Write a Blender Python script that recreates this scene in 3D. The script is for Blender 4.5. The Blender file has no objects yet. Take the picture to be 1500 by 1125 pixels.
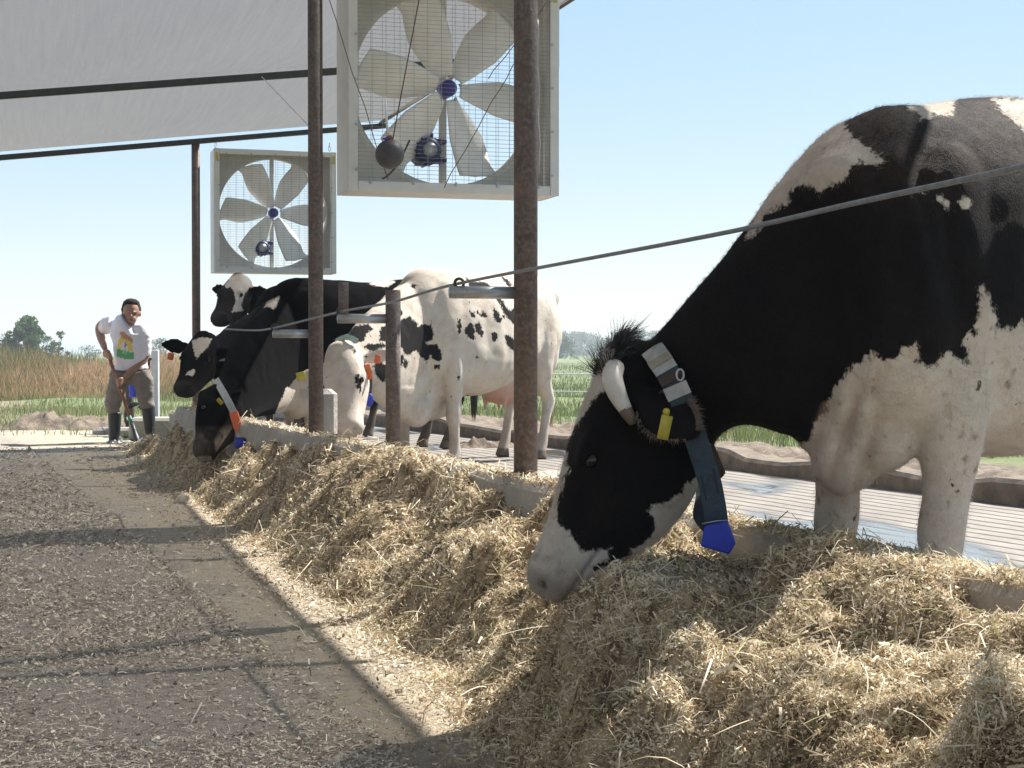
import bpy, math, random
import numpy as np
from mathutils import Matrix, Vector
random.seed(7); RS = np.random.RandomState(11)
S = bpy.context.scene; COL = S.collection; R = math.radians

# ---------------- camera, sky, sun, exposure ----------------
CAMH = 0.98; F = 2400.0; PITCH = math.atan(47.5 / F)
cam_d = bpy.data.cameras.new('camera'); cam = bpy.data.objects.new('camera', cam_d); COL.objects.link(cam)
cam.location = (0, 0, CAMH); cam.rotation_euler = (math.pi / 2 - PITCH, 0, 0)
cam_d.sensor_width = 36; cam_d.lens = 36 * F / 1500; cam_d.clip_start = 0.05; cam_d.clip_end = 5000
S.camera = cam
SUN_EL = R(49.7); SUNV = Vector((0.78, 0.62, 0)).normalized()      # horizontal direction towards the sun
w = bpy.data.worlds.new('World'); S.world = w; w.use_nodes = True
nt = w.node_tree; nt.nodes.clear()
sky = nt.nodes.new('ShaderNodeTexSky'); sky.sky_type = 'NISHITA'; sky.sun_disc = False
sky.sun_elevation = SUN_EL; sky.sun_rotation = math.atan2(SUNV.x, SUNV.y)
sky.air_density = 1.0; sky.dust_density = 0.0; sky.ozone_density = 4.0; sky.altitude = 50
bg = nt.nodes.new('ShaderNodeBackground'); bg.inputs[1].default_value = 0.108
wo = nt.nodes.new('ShaderNodeOutputWorld')
gm = nt.nodes.new('ShaderNodeGamma'); gm.inputs[1].default_value = 0.21      # hazy summer sky: flatter from zenith to horizon
hs_ = nt.nodes.new('ShaderNodeHueSaturation'); hs_.inputs['Saturation'].default_value = 2.45; hs_.inputs['Value'].default_value = 2.46
nt.links.new(sky.outputs[0], gm.inputs[0]); nt.links.new(gm.outputs[0], hs_.inputs['Color']); nt.links.new(hs_.outputs[0], bg.inputs[0]); nt.links.new(bg.outputs[0], wo.inputs[0])
sd_ = bpy.data.lights.new('sun', 'SUN'); sd_.energy = 4.4; sd_.angle = R(0.53); sd_.color = (1, .955, .88)
sun = bpy.data.objects.new('sun', sd_); COL.objects.link(sun)
sdir = Vector((SUNV.x * math.cos(SUN_EL), SUNV.y * math.cos(SUN_EL), math.sin(SUN_EL)))
sun.rotation_euler = sdir.to_track_quat('Z', 'Y').to_euler(); sun.location = (10, 10, 20)
S.view_settings.view_transform = 'Standard'; S.view_settings.look = 'None'
S.view_settings.exposure = 1.33; S.view_settings.gamma = 1
S.render.resolution_x = 1024; S.render.resolution_y = 768

# ---------------- pixel (of the photograph) to world ----------------
cp, sp = math.cos(PITCH), math.sin(PITCH)
def ray(px, py):
    a = (px - 750) / F; b = (562.5 - py) / F
    return np.array([a, cp + b * sp, -sp + b * cp])
def W(px, py, d):
    r = ray(px, py); return np.array([0, 0, CAMH]) + r * (d / r[1])
def G(px, py, z=0.0):
    r = ray(px, py); return np.array([0, 0, CAMH]) + r * ((z - CAMH) / r[2])
def proj(P):
    P = np.asarray(P, float); x = P[:, 0]; y = P[:, 1]; z = P[:, 2] - CAMH
    dep = y * cp - z * sp; up = y * sp + z * cp
    return np.stack([750 + F * x / dep, 562.5 - F * up / dep], 1)

AU = R(20.05); U = np.array([-math.sin(AU), math.cos(AU), 0]); V = np.array([math.cos(AU), math.sin(AU), 0])   # along / across the curb
AR = R(16.4); UR = np.array([-math.sin(AR), math.cos(AR), 0]); VR = np.array([math.cos(AR), math.sin(AR), 0])  # along / across the roof
def LT(l, t, z=0): return l * V + t * U + np.array([0, 0, z])
def RT(l, t, z=0): return l * VR + t * UR + np.array([0, 0, z])

# ---------------- noise ----------------
def vnoise(x, y, seed=0):
    x = np.asarray(x, float); y = np.asarray(y, float)
    xi = np.floor(x).astype(np.int64); yi = np.floor(y).astype(np.int64); fx = x - xi; fy = y - yi
    fx = fx * fx * (3 - 2 * fx); fy = fy * fy * (3 - 2 * fy)
    def h(a, b):
        n = (a * 374761393 + b * 668265263 + seed * 974634777) & 0xFFFFFFFF
        n = ((n ^ (n >> 13)) * 1274126177) & 0xFFFFFFFF
        return ((n ^ (n >> 16)) & 0xFFFF) / 65535.0
    a = h(xi, yi); b = h(xi + 1, yi); c = h(xi, yi + 1); d = h(xi + 1, yi + 1)
    return (a * (1 - fx) + b * fx) * (1 - fy) + (c * (1 - fx) + d * fx) * fy - .5
def fbm(x, y, seed=0, o=3):
    s = 0; a = 1; f = 1
    for i in range(o): s = s + a * vnoise(x * f, y * f, seed + i * 17); a *= .5; f *= 2.1
    return s

# ---------------- materials ----------------
class NT:
    def __init__(s, name):
        s.m = bpy.data.materials.new(name); s.m.use_nodes = True; s.t = s.m.node_tree; s.t.nodes.clear()
        s.out = s.n('ShaderNodeOutputMaterial'); s.b = s.n('ShaderNodeBsdfPrincipled'); s.l(s.b.outputs[0], s.out.inputs[0])
    def n(s, t, **k):
        o = s.t.nodes.new(t)
        for a, b in k.items(): setattr(o, a, b)
        return o
    def l(s, a, b): s.t.links.new(a, b)
    def noise(s, scale, detail=4, rough=.6, vec=None):
        o = s.n('ShaderNodeTexNoise'); o.inputs['Scale'].default_value = scale; o.inputs['Detail'].default_value = detail; o.inputs['Roughness'].default_value = rough
        if vec is None:
            if not hasattr(s, 'tc'): s.tc = s.n('ShaderNodeTexCoord')
            vec = s.tc.outputs['Object']
        s.l(vec, o.inputs['Vector']); return o.outputs['Fac']
    def mapping(s, sc, rot=(0, 0, 0)):
        if not hasattr(s, 'tc'): s.tc = s.n('ShaderNodeTexCoord')
        m = s.n('ShaderNodeMapping'); m.inputs['Scale'].default_value = sc; m.inputs['Rotation'].default_value = rot
        s.l(s.tc.outputs['Object'], m.inputs['Vector']); return m.outputs[0]
    def ramp(s, fac, stops):
        r = s.n('ShaderNodeValToRGB'); s.l(fac, r.inputs[0]); e = r.color_ramp.elements
        while len(e) < len(stops): e.new(.5)
        for k, (p, c) in enumerate(stops): e[k].position = p; e[k].color = (*c, 1)
        return r.outputs[0]
    def mix(s, fac, a, b, mode='MIX'):
        o = s.n('ShaderNodeMix', data_type='RGBA', blend_type=mode)
        for src, i in ((fac, 0), (a, 6), (b, 7)):
            if isinstance(src, (int, float)): o.inputs[i].default_value = src
            elif isinstance(src, tuple): o.inputs[i].default_value = (*src, 1)
            else: s.l(src, o.inputs[i])
        return o.outputs[2]
    def math(s, op, a, b=0.0, c=None):
        o = s.n('ShaderNodeMath', operation=op)
        for i, v in enumerate((a, b, c)):
            if v is None: continue
            if isinstance(v, (int, float)): o.inputs[i].default_value = v
            else: s.l(v, o.inputs[i])
        return o.outputs[0]
    def maprange(s, v, a, b, c=0, d=1):
        o = s.n('ShaderNodeMapRange'); s.l(v, o.inputs[0])
        for i, q in enumerate((a, b, c, d)): o.inputs[i + 1].default_value = q
        return o.outputs[0]
    def attr(s, name, out='Fac'):
        o = s.n('ShaderNodeAttribute'); o.attribute_name = name; return o.outputs[out]
    def col(s, c):
        if isinstance(c, tuple): s.b.inputs['Base Color'].default_value = (*c, 1)
        else: s.l(c, s.b.inputs['Base Color'])
    def set(s, **k):
        for a, v in k.items():
            i = s.b.inputs[a.replace('_', ' ')]
            if isinstance(v, (int, float)): i.default_value = v
            else: s.l(v, i)
    def bump(s, h, dist=.01, st=1.0):
        o = s.n('ShaderNodeBump'); o.inputs['Strength'].default_value = st; o.inputs['Distance'].default_value = dist
        s.l(h, o.inputs['Height']); s.l(o.outputs[0], s.b.inputs['Normal'])

def simple(name, c, rough=.6, metal=0, var=.25, scale=30, bump=0.0, c2=None):
    t = NT(name); c2 = c2 or tuple(x * (1 - var) for x in c)
    nz = t.noise(scale, 5); t.col(t.ramp(nz, [(.3, c2), (.7, c)])); t.set(Roughness=rough, Metallic=metal)
    if bump: t.bump(nz, bump)
    return t.m
def attrmat(name, stops, rough=.8, attr='rnd', transl=0.0, var=0.0, scale=5):
    t = NT(name); c = t.ramp(t.attr(attr), stops)
    if var: c = t.mix(1.0, c, t.ramp(t.noise(scale, 3), [(.3, (1 - var,) * 3), (.7, (1, 1, 1))]), 'MULTIPLY')
    t.col(c); t.set(Roughness=rough)
    t.b.inputs['Specular IOR Level'].default_value = .25
    if transl:
        tr = t.n('ShaderNodeBsdfTranslucent'); t.l(c, tr.inputs[0]); mx = t.n('ShaderNodeMixShader'); mx.inputs[0].default_value = transl
        t.l(t.b.outputs[0], mx.inputs[1]); t.l(tr.outputs[0], mx.inputs[2]); t.l(mx.outputs[0], t.out.inputs[0])
    return t.m

# ---------------- mesh building ----------------
RM = {}
def tag(o, label=None, cat=None, group=None, kind=None):
    if label: o['label'] = label
    if cat: o['category'] = cat
    if group: o['group'] = group
    if kind: o['kind'] = kind
    return o
def thing(name, loc, rz=0, label=None, cat=None, group=None):
    o = bpy.data.objects.new(name, None); COL.objects.link(o); o.location = loc; o.rotation_euler = (0, 0, rz); o.empty_display_size = .2
    RM[o.name] = Matrix.Translation(Vector(loc)) @ Matrix.Rotation(rz, 4, 'Z')
    return tag(o, label, cat, group)
def mk(name, verts, faces, mat, parent=None, smooth=True, attrs=None, world=True, own=None):
    """world=True: verts are world coordinates and are moved into the parent's frame"""
    verts = np.asarray(verts, dtype=np.float64).reshape(-1, 3)
    root = parent
    while root is not None and root.name not in RM: root = root.parent
    if world and root is not None:
        Mi = np.array(RM[root.name].inverted()); verts = verts @ Mi[:3, :3].T + Mi[:3, 3]
    me = bpy.data.meshes.new(name)
    fa = faces if isinstance(faces, np.ndarray) else None
    if fa is not None and len(fa):
        k = fa.shape[1]; me.vertices.add(len(verts)); me.vertices.foreach_set('co', verts.astype(np.float32).ravel())
        me.loops.add(fa.size); me.loops.foreach_set('vertex_index', fa.astype(np.int32).ravel())
        me.polygons.add(len(fa)); me.polygons.foreach_set('loop_start', np.arange(0, fa.size, k, dtype=np.int32))
        me.update(calc_edges=True)
    else: me.from_pydata([tuple(v) for v in verts], [], [tuple(int(i) for i in f) for f in faces])
    if smooth: me.polygons.foreach_set('use_smooth', [True] * len(me.polygons))
    for a, v in (attrs or {}).items():
        v = np.asarray(v, np.float32)
        if v.ndim == 1: q = me.attributes.new(a, 'FLOAT', 'POINT'); q.data.foreach_set('value', v)
        else: q = me.attributes.new(a, 'FLOAT_COLOR', 'POINT'); q.data.foreach_set('color', v.ravel())
    for m in (mat if isinstance(mat, (list, tuple)) else [mat]): me.materials.append(m)
    o = bpy.data.objects.new(name, me); COL.objects.link(o)
    if parent: o.parent = parent
    return o

class MB:
    """collects shapes into one mesh"""
    def __init__(s): s.v = []; s.f = []; s.n = 0
    def add(s, v, f):
        v = np.asarray(v, float).reshape(-1, 3); s.v.append(v); s.f += [tuple(i + s.n for i in q) for q in f]; s.n += len(v); return s
    def box(s, c, size, rz=0, M=None, bev=0.0):
        hx, hy, hz = [q / 2 for q in size]
        if bev > 0:
            b = min(bev, hx * .9, hy * .9, hz * .9); P = []
            for zz, k in ((-hz, b), (-hz + b, 0), (hz - b, 0), (hz, b)):
                x = hx - k; y = hy - k
                P += [(-x + b, -y, zz), (x - b, -y, zz), (x, -y + b, zz), (x, y - b, zz), (x - b, y, zz), (-x + b, y, zz), (-x, y - b, zz), (-x, -y + b, zz)]
            f = [tuple(range(7, -1, -1)), tuple(range(24, 32))]
            for r in range(3):
                for i in range(8): j = (i + 1) % 8; f.append((r * 8 + i, r * 8 + j, r * 8 + 8 + j, r * 8 + 8 + i))
            v = np.array(P)
        else:
            v = np.array([(x, y, z) for z in (-hz, hz) for y in (-hy, hy) for x in (-hx, hx)])
            f = [(0, 2, 3, 1), (4, 5, 7, 6), (0, 1, 5, 4), (2, 6, 7, 3), (0, 4, 6, 2), (1, 3, 7, 5)]
        if M is None: M = np.array(Matrix.Rotation(rz, 3, 'Z'))
        return s.add(v @ np.asarray(M).T + np.array(c), f)
    def tube(s, pts, r, n=10, cap=True):
        pts = np.asarray(pts, float); m = len(pts); r = np.broadcast_to(np.asarray(r, float), (m,))
        T = np.gradient(pts, axis=0) if m > 2 else np.repeat([pts[1] - pts[0]], m, 0)
        T /= np.linalg.norm(T, axis=1)[:, None] + 1e-12
        a = np.array([0, 0, 1.0]) if abs(T[0][2]) < .9 else np.array([1.0, 0, 0])
        v = []; nrm = np.cross(T[0], a); nrm /= np.linalg.norm(nrm)
        for i in range(m):
            nrm = nrm - T[i] * nrm.dot(T[i]); nrm /= np.linalg.norm(nrm); bn = np.cross(T[i], nrm)
            for k in range(n):
                th = 2 * math.pi * k / n; v.append(pts[i] + r[i] * (nrm * math.cos(th) + bn * math.sin(th)))
        f = [(i * n + k, i * n + (k + 1) % n, (i + 1) * n + (k + 1) % n, (i + 1) * n + k) for i in range(m - 1) for k in range(n)]
        if cap: f += [tuple(range(n - 1, -1, -1)), tuple(range((m - 1) * n, m * n))]
        return s.add(v, f)
    def ell(s, c, rad, M=None, nu=20, nv=12):
        v = []
        for j in range(nv + 1):
            ph = math.pi * j / nv
            for i in range(nu):
                th = 2 * math.pi * i / nu; v.append((math.sin(ph) * math.cos(th), math.sin(ph) * math.sin(th), math.cos(ph)))
        v = np.array(v) * np.array(rad)
        if M is not None: v = v @ np.asarray(M).T
        f = [(j * nu + i, (j + 1) * nu + i, (j + 1) * nu + (i + 1) % nu, j * nu + (i + 1) % nu) for j in range(nv) for i in range(nu)]
        return s.add(v + np.array(c), f)
    def loft(s, rings, n=28, p=.9, low=.0, cap=True):
        """rings: (top point, bottom point, half width[, taper]) ; taper>0 narrows the bottom, <0 the top"""
        T = np.array([r[0] for r in rings], float); B = np.array([r[1] for r in rings], float)
        C = (T + B) / 2; Up = (T - B) / 2; tg = np.gradient(C, axis=0); v = []
        for i, r in enumerate(rings):
            side = np.cross(tg[i], Up[i]); side /= np.linalg.norm(side) + 1e-9
            tp = r[3] if len(r) > 3 else low
            for k in range(n):
                th = 2 * math.pi * k / n; c_ = math.cos(th); s_ = math.sin(th)
                cc = math.copysign(abs(c_) ** p, c_); ss = math.copysign(abs(s_) ** p, s_)
                v.append(C[i] + side * r[2] * cc * (1 + tp * s_) + Up[i] * ss)
        m = len(rings)
        f = [(i * n + k, i * n + (k + 1) % n, (i + 1) * n + (k + 1) % n, (i + 1) * n + k) for i in range(m - 1) for k in range(n)]
        if cap: f += [tuple(range(n - 1, -1, -1)), tuple(range((m - 1) * n, m * n))]
        return s.add(v, f)
    def build(s, name, mat, parent=None, smooth=True, world=True, attrs=None):
        return mk(name, np.concatenate(s.v), s.f, mat, parent, smooth, attrs, world)

def spline(rings, sub=4):
    """Catmull-Rom through rows of numbers"""
    A = np.array(rings, float); out = []
    for i in range(len(A) - 1):
        p0 = A[max(i - 1, 0)]; p1 = A[i]; p2 = A[i + 1]; p3 = A[min(i + 2, len(A) - 1)]
        for k in range(sub):
            t = k / sub
            out.append(.5 * (2 * p1 + (p2 - p0) * t + (2 * p0 - 5 * p1 + 4 * p2 - p3) * t * t + (3 * p1 - p0 - 3 * p2 + p3) * t ** 3))
    out.append(A[-1]); return np.array(out)
def smooth_rings(rows, sub=4):
    flat = [list(r[0]) + list(r[1]) + [r[2], r[3] if len(r) > 3 else 0] for r in rows]
    return [(q[:3], q[3:6], q[6], q[7]) for q in spline(flat, sub)]

def remesh(mb, voxel, it=8, fac=.5):
    """join the closed shapes of mb into one skin; returns verts, faces"""
    me = bpy.data.meshes.new('tmp'); me.from_pydata([tuple(v) for v in np.concatenate(mb.v)], [], mb.f)
    o = bpy.data.objects.new('tmp', me); COL.objects.link(o)
    m = o.modifiers.new('r', 'REMESH'); m.mode = 'VOXEL'; m.voxel_size = voxel
    s_ = o.modifiers.new('s', 'SMOOTH'); s_.factor = fac; s_.iterations = it
    dg = bpy.context.evaluated_depsgraph_get(); ev = o.evaluated_get(dg); m2 = ev.to_mesh()
    n = len(m2.vertices); co = np.empty(n * 3, np.float32); m2.vertices.foreach_get('co', co)
    nn = np.empty(n * 3, np.float32); m2.vertices.foreach_get('normal', nn)
    fa = np.array([tuple(p.vertices) for p in m2.polygons], dtype=object)
    try: fa = np.array([list(p) for p in fa], np.int32)
    except Exception: fa = [tuple(p) for p in fa]
    ev.to_mesh_clear(); bpy.data.objects.remove(o); bpy.data.meshes.remove(me)
    return co.reshape(-1, 3).astype(float), nn.reshape(-1, 3).astype(float), fa

def sdist(P, polys):
    """signed distance of 2D points to a union of polygons, + inside"""
    best = np.full(len(P), -1e9)
    for poly in polys:
        Q = np.array(poly, float); d = np.full(len(P), 1e18); ins = np.zeros(len(P), bool)
        for i in range(len(Q)):
            a = Q[i]; b = Q[(i + 1) % len(Q)]; ab = b - a
            t = np.clip(((P - a) @ ab) / (ab @ ab + 1e-9), 0, 1); q = P - a - t[:, None] * ab
            d = np.minimum(d, (q ** 2).sum(1))
            c = (a[1] > P[:, 1]) != (b[1] > P[:, 1])
            with np.errstate(divide='ignore', invalid='ignore'): xx = (b[0] - a[0]) * (P[:, 1] - a[1]) / (b[1] - a[1] + 1e-12) + a[0]
            ins ^= c & (P[:, 0] < xx)
        best = np.maximum(best, np.where(ins, 1, -1) * np.sqrt(d))
    return best
def oval(x, y, rx, ry, rot=0, n=12):
    c, s_ = math.cos(R(rot)), math.sin(R(rot)); o = []
    for k in range(n):
        a = 2 * math.pi * k / n; k_ = 1 + .14 * math.sin(3 * a + x) + .1 * math.sin(5 * a + y); px, py = rx * k_ * math.cos(a), ry * k_ * math.sin(a)
        o.append((x + px * c - py * s_, y + px * s_ + py * c))
    return o

# shared materials
M_rust = NT('rusty_steel'); _n = M_rust.noise(14, 6); M_rust.col(M_rust.mix(M_rust.maprange(M_rust.noise(60, 4), .45, .7), M_rust.ramp(_n, [(.3, (.085, .065, .06)), (.62, (.15, .11, .095)), (.75, (.25, .13, .075))]), (.20, .17, .155))); M_rust.set(Roughness=.7, Metallic=.15); M_rust.bump(M_rust.noise(90, 4), .003); M_rust = M_rust.m
M_dark = simple('dark_steel', (.055, .058, .065), .5, .2, .3, 20)
M_galv = simple('galvanised_steel', (.50, .52, .54), .42, .6, .35, 25)
M_conc = NT('concrete'); _n = M_conc.noise(5, 8, .7); M_conc.col(M_conc.mix(M_conc.maprange(M_conc.noise(55, 5), .4, .7), M_conc.ramp(_n, [(.3, (.27, .24, .21)), (.65, (.46, .43, .39))]), (.38, .345, .30))); M_conc.set(Roughness=.85); M_conc.bump(M_conc.noise(40, 8), .01); M_conc = M_conc.m
M_rope = simple('steel_cable', (.27, .29, .32), .6, .2, .4, 60)
M_chain = simple('chain_steel', (.45, .46, .48), .4, .7)

# ================= SETTING =================
def ground():
    t = NT('field_ground'); n1 = t.noise(.35, 6); n2 = t.noise(3.5, 8, .7)
    g = t.ramp(n2, [(.3, (.11, .14, .05)), (.5, (.16, .19, .075)), (.7, (.24, .23, .11))])
    d = t.ramp(n2, [(.3, (.22, .165, .11)), (.7, (.36, .29, .19))])
    sx = t.n('ShaderNodeSeparateXYZ'); t.l(t.tc.outputs['Object'], sx.inputs[0])
    side = t.maprange(t.math('ADD', sx.outputs[0], t.math('MULTIPLY', sx.outputs[1], .30)), -.5, 2.5)
    msk = t.maprange(t.math('ADD', n1, t.math('MULTIPLY', side, .35)), .5, .62)
    t.col(t.mix(msk, d, g)); t.set(Roughness=.95); t.bump(n2, .08)
    # grid denser near the camera, reaching the horizon
    ys = np.concatenate([np.linspace(-40, 12, 20), np.linspace(12.6, 70, 120), np.geomspace(72, 3500, 50)])
    xs = np.concatenate([-np.geomspace(2600, 31, 26), np.linspace(-30, 40, 150), np.geomspace(41, 2600, 26)])
    X, Y = np.meshgrid(xs, ys); l = X * V[0] + Y * V[1]
    amp = np.clip((Y - 19) / 10, 0, 1) + np.clip((l - 7) / 3, 0, 1)
    Z = -.03 + np.clip(amp, 0, 1) * fbm(X * .35, Y * .35, 3) * .14 + .17 * np.clip((l - 5.7) / 1.2, 0, 1) * (Y > 0)
    n, m = X.shape; idx = np.arange(n * m).reshape(n, m)
    f = np.stack([idx[:-1, :-1], idx[:-1, 1:], idx[1:, 1:], idx[1:, :-1]], -1).reshape(-1, 4)
    tag(mk('ground', np.stack([X, Y, Z], -1), f, t.m), kind='structure')
ground()

def aisle():
    t = NT('aisle_floor')
    n1 = t.noise(1.6, 8, .7); n2 = t.noise(28, 8, .75); n3 = t.noise(140, 4, .7)
    litter = t.ramp(n2, [(.3, (.32, .27, .225)), (.45, (.48, .41, .34)), (.58, (.60, .52, .43)), (.75, (.70, .62, .51))])
    dust = t.ramp(n2, [(.3, (.60, .495, .355)), (.6, (.74, .63, .475))])
    s = t.n('ShaderNodeSeparateXYZ'); t.l(t.mapping((1, 1, 1)), s.inputs[0])
    lat = t.math('ADD', t.math('MULTIPLY', s.outputs[0], float(V[0])), t.math('MULTIPLY', s.outputs[1], float(V[1])))
    m = t.maprange(t.math('ADD', lat, t.math('ADD', t.math('MULTIPLY', t.math('SUBTRACT', n1, .5), 1.3), t.math('MULTIPLY', t.math('SUBTRACT', t.noise(9, 5, .7), .5), 1.1))), .94, 1.24)
    t.col(t.mix(m, litter, dust)); t.set(Roughness=.95)
    t.bump(t.math('ADD', n2, t.math('MULTIPLY', n3, .5)), .045)
    ts = np.linspace(0, 21, 260); ls = np.linspace(-9, 2.2, 140); L, T_ = np.meshgrid(ls, ts)
    Z = .004 + (fbm(L * 1.3, T_ * .8, 5) + .3 * fbm(L * 7, T_ * 5, 9)) * .03 * (.3 + .7 * np.clip(1.1 - L, 0, 1)) + .012
    P = L[..., None] * V + T_[..., None] * U; P[..., 2] = Z
    n, k = L.shape; idx = np.arange(n * k).reshape(n, k)
    f = np.stack([idx[:-1, :-1], idx[:-1, 1:], idx[1:, 1:], idx[1:, :-1]], -1).reshape(-1, 4)
    tag(mk('aisle_floor', P, f, t.m), kind='structure')
aisle()

ZP = .13
KA = G(650, 636, ZP); KB = G(1500, 742, ZP); kd = (KA - KB) / np.linalg.norm(KA - KB); KA = KB + kd * 16.5; KB = KB - kd * 5
def platform():
    t = NT('grooved_concrete'); ang = math.atan2(kd[1], kd[0])
    v = t.mapping((1, 1, 1), (0, 0, -ang))
    s = t.n('ShaderNodeSeparateXYZ'); t.l(v, s.inputs[0])
    wob = t.math('MULTIPLY', t.noise(1.5, 4), .05)
    q = t.math('PINGPONG', t.math('ADD', s.outputs[1], wob), .065)
    gr = t.maprange(q, .006, .022)
    n1 = t.noise(2.2, 8, .7); n2 = t.noise(22, 6)
    c = t.ramp(n1, [(.3, (.17, .145, .125)), (.55, (.25, .22, .19)), (.75, (.32, .285, .25))])
    c = t.mix(t.maprange(n2, .5, .75), c, (.30, .26, .21))
    c = t.mix(gr, (.115, .095, .075), c)
    wet = t.maprange(t.noise(.9, 3, .5, t.mapping((1, .45, 1), (0, 0, -ang))), .54, .60)
    c = t.mix(wet, c, (.14, .125, .11)); t.col(c)
    t.set(Roughness=t.maprange(wet, 0, 1, .8, .06))
    h = t.math('MULTIPLY', t.math('ADD', gr, t.math('MULTIPLY', n2, .3)), t.math('SUBTRACT', 1, t.math('MULTIPLY', wet, .93)))
    t.bump(h, .012)
    a = LT(2.25, -4); b = LT(2.25, 16.5); P = [a, KB, KA, b]
    P = [np.array([p[0], p[1], ZP]) for p in P]
    v = P + [p - np.array([0, 0, .3]) for p in P]
    tag(mk('platform', v, [(0, 1, 2, 3), (1, 0, 4, 5), (2, 1, 5, 6), (3, 2, 6, 7), (0, 3, 7, 4)], t.m, smooth=False), kind='structure')
    # far kerb of the platform
    km = simple('muddy_kerb', (.25, .195, .145), .9, 0, .55, 9, .012)
    nrm = np.array([-kd[1], kd[0], 0]); nrm = nrm if nrm[1] > 0 else -nrm
    if nrm @ V < 0: nrm = -nrm
    mb = MB(); K = 90; sec = [(0, -.2), (0, .125), (.025, .15), (.2, .15), (.22, -.2)]; vv = []
    for i in range(K + 1):
        c0 = KB + (KA - KB) * i / K
        for (o, z) in sec: vv.append(c0 + nrm * (o + .003 + .02 * vnoise(i * .7, o * 9, 4)) + np.array([0, 0, z + (.075 * vnoise(i * .55, 2, 8) - .02 if z > 0 else 0)]))
    f = [(i * 5 + k, i * 5 + k + 1, (i + 1) * 5 + k + 1, (i + 1) * 5 + k) for i in range(K) for k in range(4)]
    mb.add(vv, f); o = mb.build('kerb', km, smooth=False)
    tag(o, 'low muddy concrete kerb along the far edge of the grooved platform', 'kerb')
    # trodden mud strip behind the kerb
    mud = NT('mud'); n = mud.noise(7, 8, .75); mud.col(mud.ramp(n, [(.3, (.10, .075, .055)), (.5, (.22, .165, .12)), (.7, (.36, .28, .20))])); mud.set(Roughness=.9); mud.bump(n, .05)
    ks = np.linspace(0, 1, 220); os_ = np.linspace(.2, 2.2, 40); A, B = np.meshgrid(ks, os_)
    P = KB + (KA - KB) * A[..., None] + nrm * B[..., None]
    P[..., 2] = .17 + fbm(P[..., 0] * 3, P[..., 1] * 3, 21, 4) * .15 * np.clip((2.3 - B), 0.1, 1) - .05 * np.clip(B - 1.3, 0, 1)
    n_, m_ = A.shape; idx = np.arange(n_ * m_).reshape(n_, m_); f = np.stack([idx[:-1, :-1], idx[:-1, 1:], idx[1:, 1:], idx[1:, :-1]], -1).reshape(-1, 4)
    tag(mk('mud_strip', P, f, mud.m), kind='structure')
    return nrm, mud.m
KN, M_mud = platform()

# ---- low feed curb between aisle and platform ----
LC = 2.2; ZC = .50
def curb():
    mb = MB(); ts = np.arange(-3, 14.4, .07); sec = [(-.10, -.1), (-.085, .0), (-.07, -.03), (.075, -.03), (.09, 0), (.09, -.6)]
    sec = [(-.11, -.55), (-.075, -.03), (-.05, 0), (.07, 0), (.09, -.02), (.09, -.55)]
    vv = []
    for i, t in enumerate(ts):
        dip = .0 * max(0, min(1, (math.sin(t * 1.9 + .6) - .55) * 5))
        for j, (o, z) in enumerate(sec):
            top = z > -.1
            vv.append(LT(LC + o + .008 * vnoise(t * 2, j, 3), t, ZC + z + (.008 * vnoise(t * 3, j, 6) - dip if top else 0)))
    n = len(sec); f = [(i * n + k, (i + 1) * n + k, (i + 1) * n + (k + 1), i * n + k + 1) for i in range(len(ts) - 1) for k in range(n - 1)]
    f += [tuple(range(n)), tuple(range(len(vv) - 1, len(vv) - n - 1, -1))]
    mb.add(vv, f); tag(mb.build('feed_curb', M_conc, smooth=False), 'long low concrete curb holding the feed, posts standing along it', 'curb')
curb()

# ================= POSTS, ROOF, CABLE, FANS =================
def zroof(lr): return 3.18 + .12 * (lr - 1.66)
def gpost(px, base, top, rad, label, arm=None, cap=False, name='steel_post'):
    """post standing at base; arm=(image px of the arm's free end, image py) reaching over the aisle"""
    root = thing(name, base, 0, label, 'post', 'steel posts along the feed curb')
    mb = MB().tube([base - np.array([0, 0, .08]), np.array([base[0], base[1], top])], rad, 24)
    mb.build('pole', M_rust, root)
    if arm:
        d = base[1]; za = W(px, arm[1], d)[2]; x0 = W(arm[0], arm[1], d)[0]
        a = np.array([base[0] - rad * .8, base[1], za]); dirv = -VR; ln = abs(x0 - a[0]) / VR[0] / (1 - .0)
        e = a + dirv * ln
        ar = MB(); ar.tube([a, e], .024, 16); ar.tube([e + dirv * .001, e + dirv * .002], [.021, .001], 16)
        o = ar.build('arm', M_galv, root)
        # eye that carries the cable
        g = MB(); cc = a + dirv * ln * arm[2] + np.array([0, 0, .034]); th = np.linspace(0, 2 * math.pi, 17)
        g.tube([cc + np.array([math.cos(q) * .018 * VR[0], math.cos(q) * .018 * VR[1], math.sin(q) * .018]) for q in th], .006, 6, False)
        g.build('cable_eye', M_dark, o)
        return root, cc
    if cap: MB().ell([base[0], base[1], top], (rad * .98, rad * .98, .012)).build('cap', M_rust, root)
    return root, None
bA = W(770, 697, 6.33); bB = W(576, 655, 8.22); bC = W(463, 637, 9.5); bD = W(288, 600, 17.0)
for b in (bA, bB, bC): b[2] = ZC - .02
pA, eyeA = gpost(770, bA, zroof(1.84), .046, 'tall rusty steel post nearest the camera, in front of the large fan', (660, 429, .86))
pB, eyeB = gpost(576, bB, W(576, 425, 8.22)[2], .038, 'short rusty steel post ending below the fans, beside the white cow', (497, 467, .94))
pC, eyeC = gpost(463, bC, zroof(1.6), .043, 'tall rusty steel post beside the white cow\'s head, left of the large fan', (402, 489, .95))
pD, _ = gpost(288, bD, zroof(1.66) - .05, .043, 'farthest tall steel post, carrying the shade roof beam left of the small fan')
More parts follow.
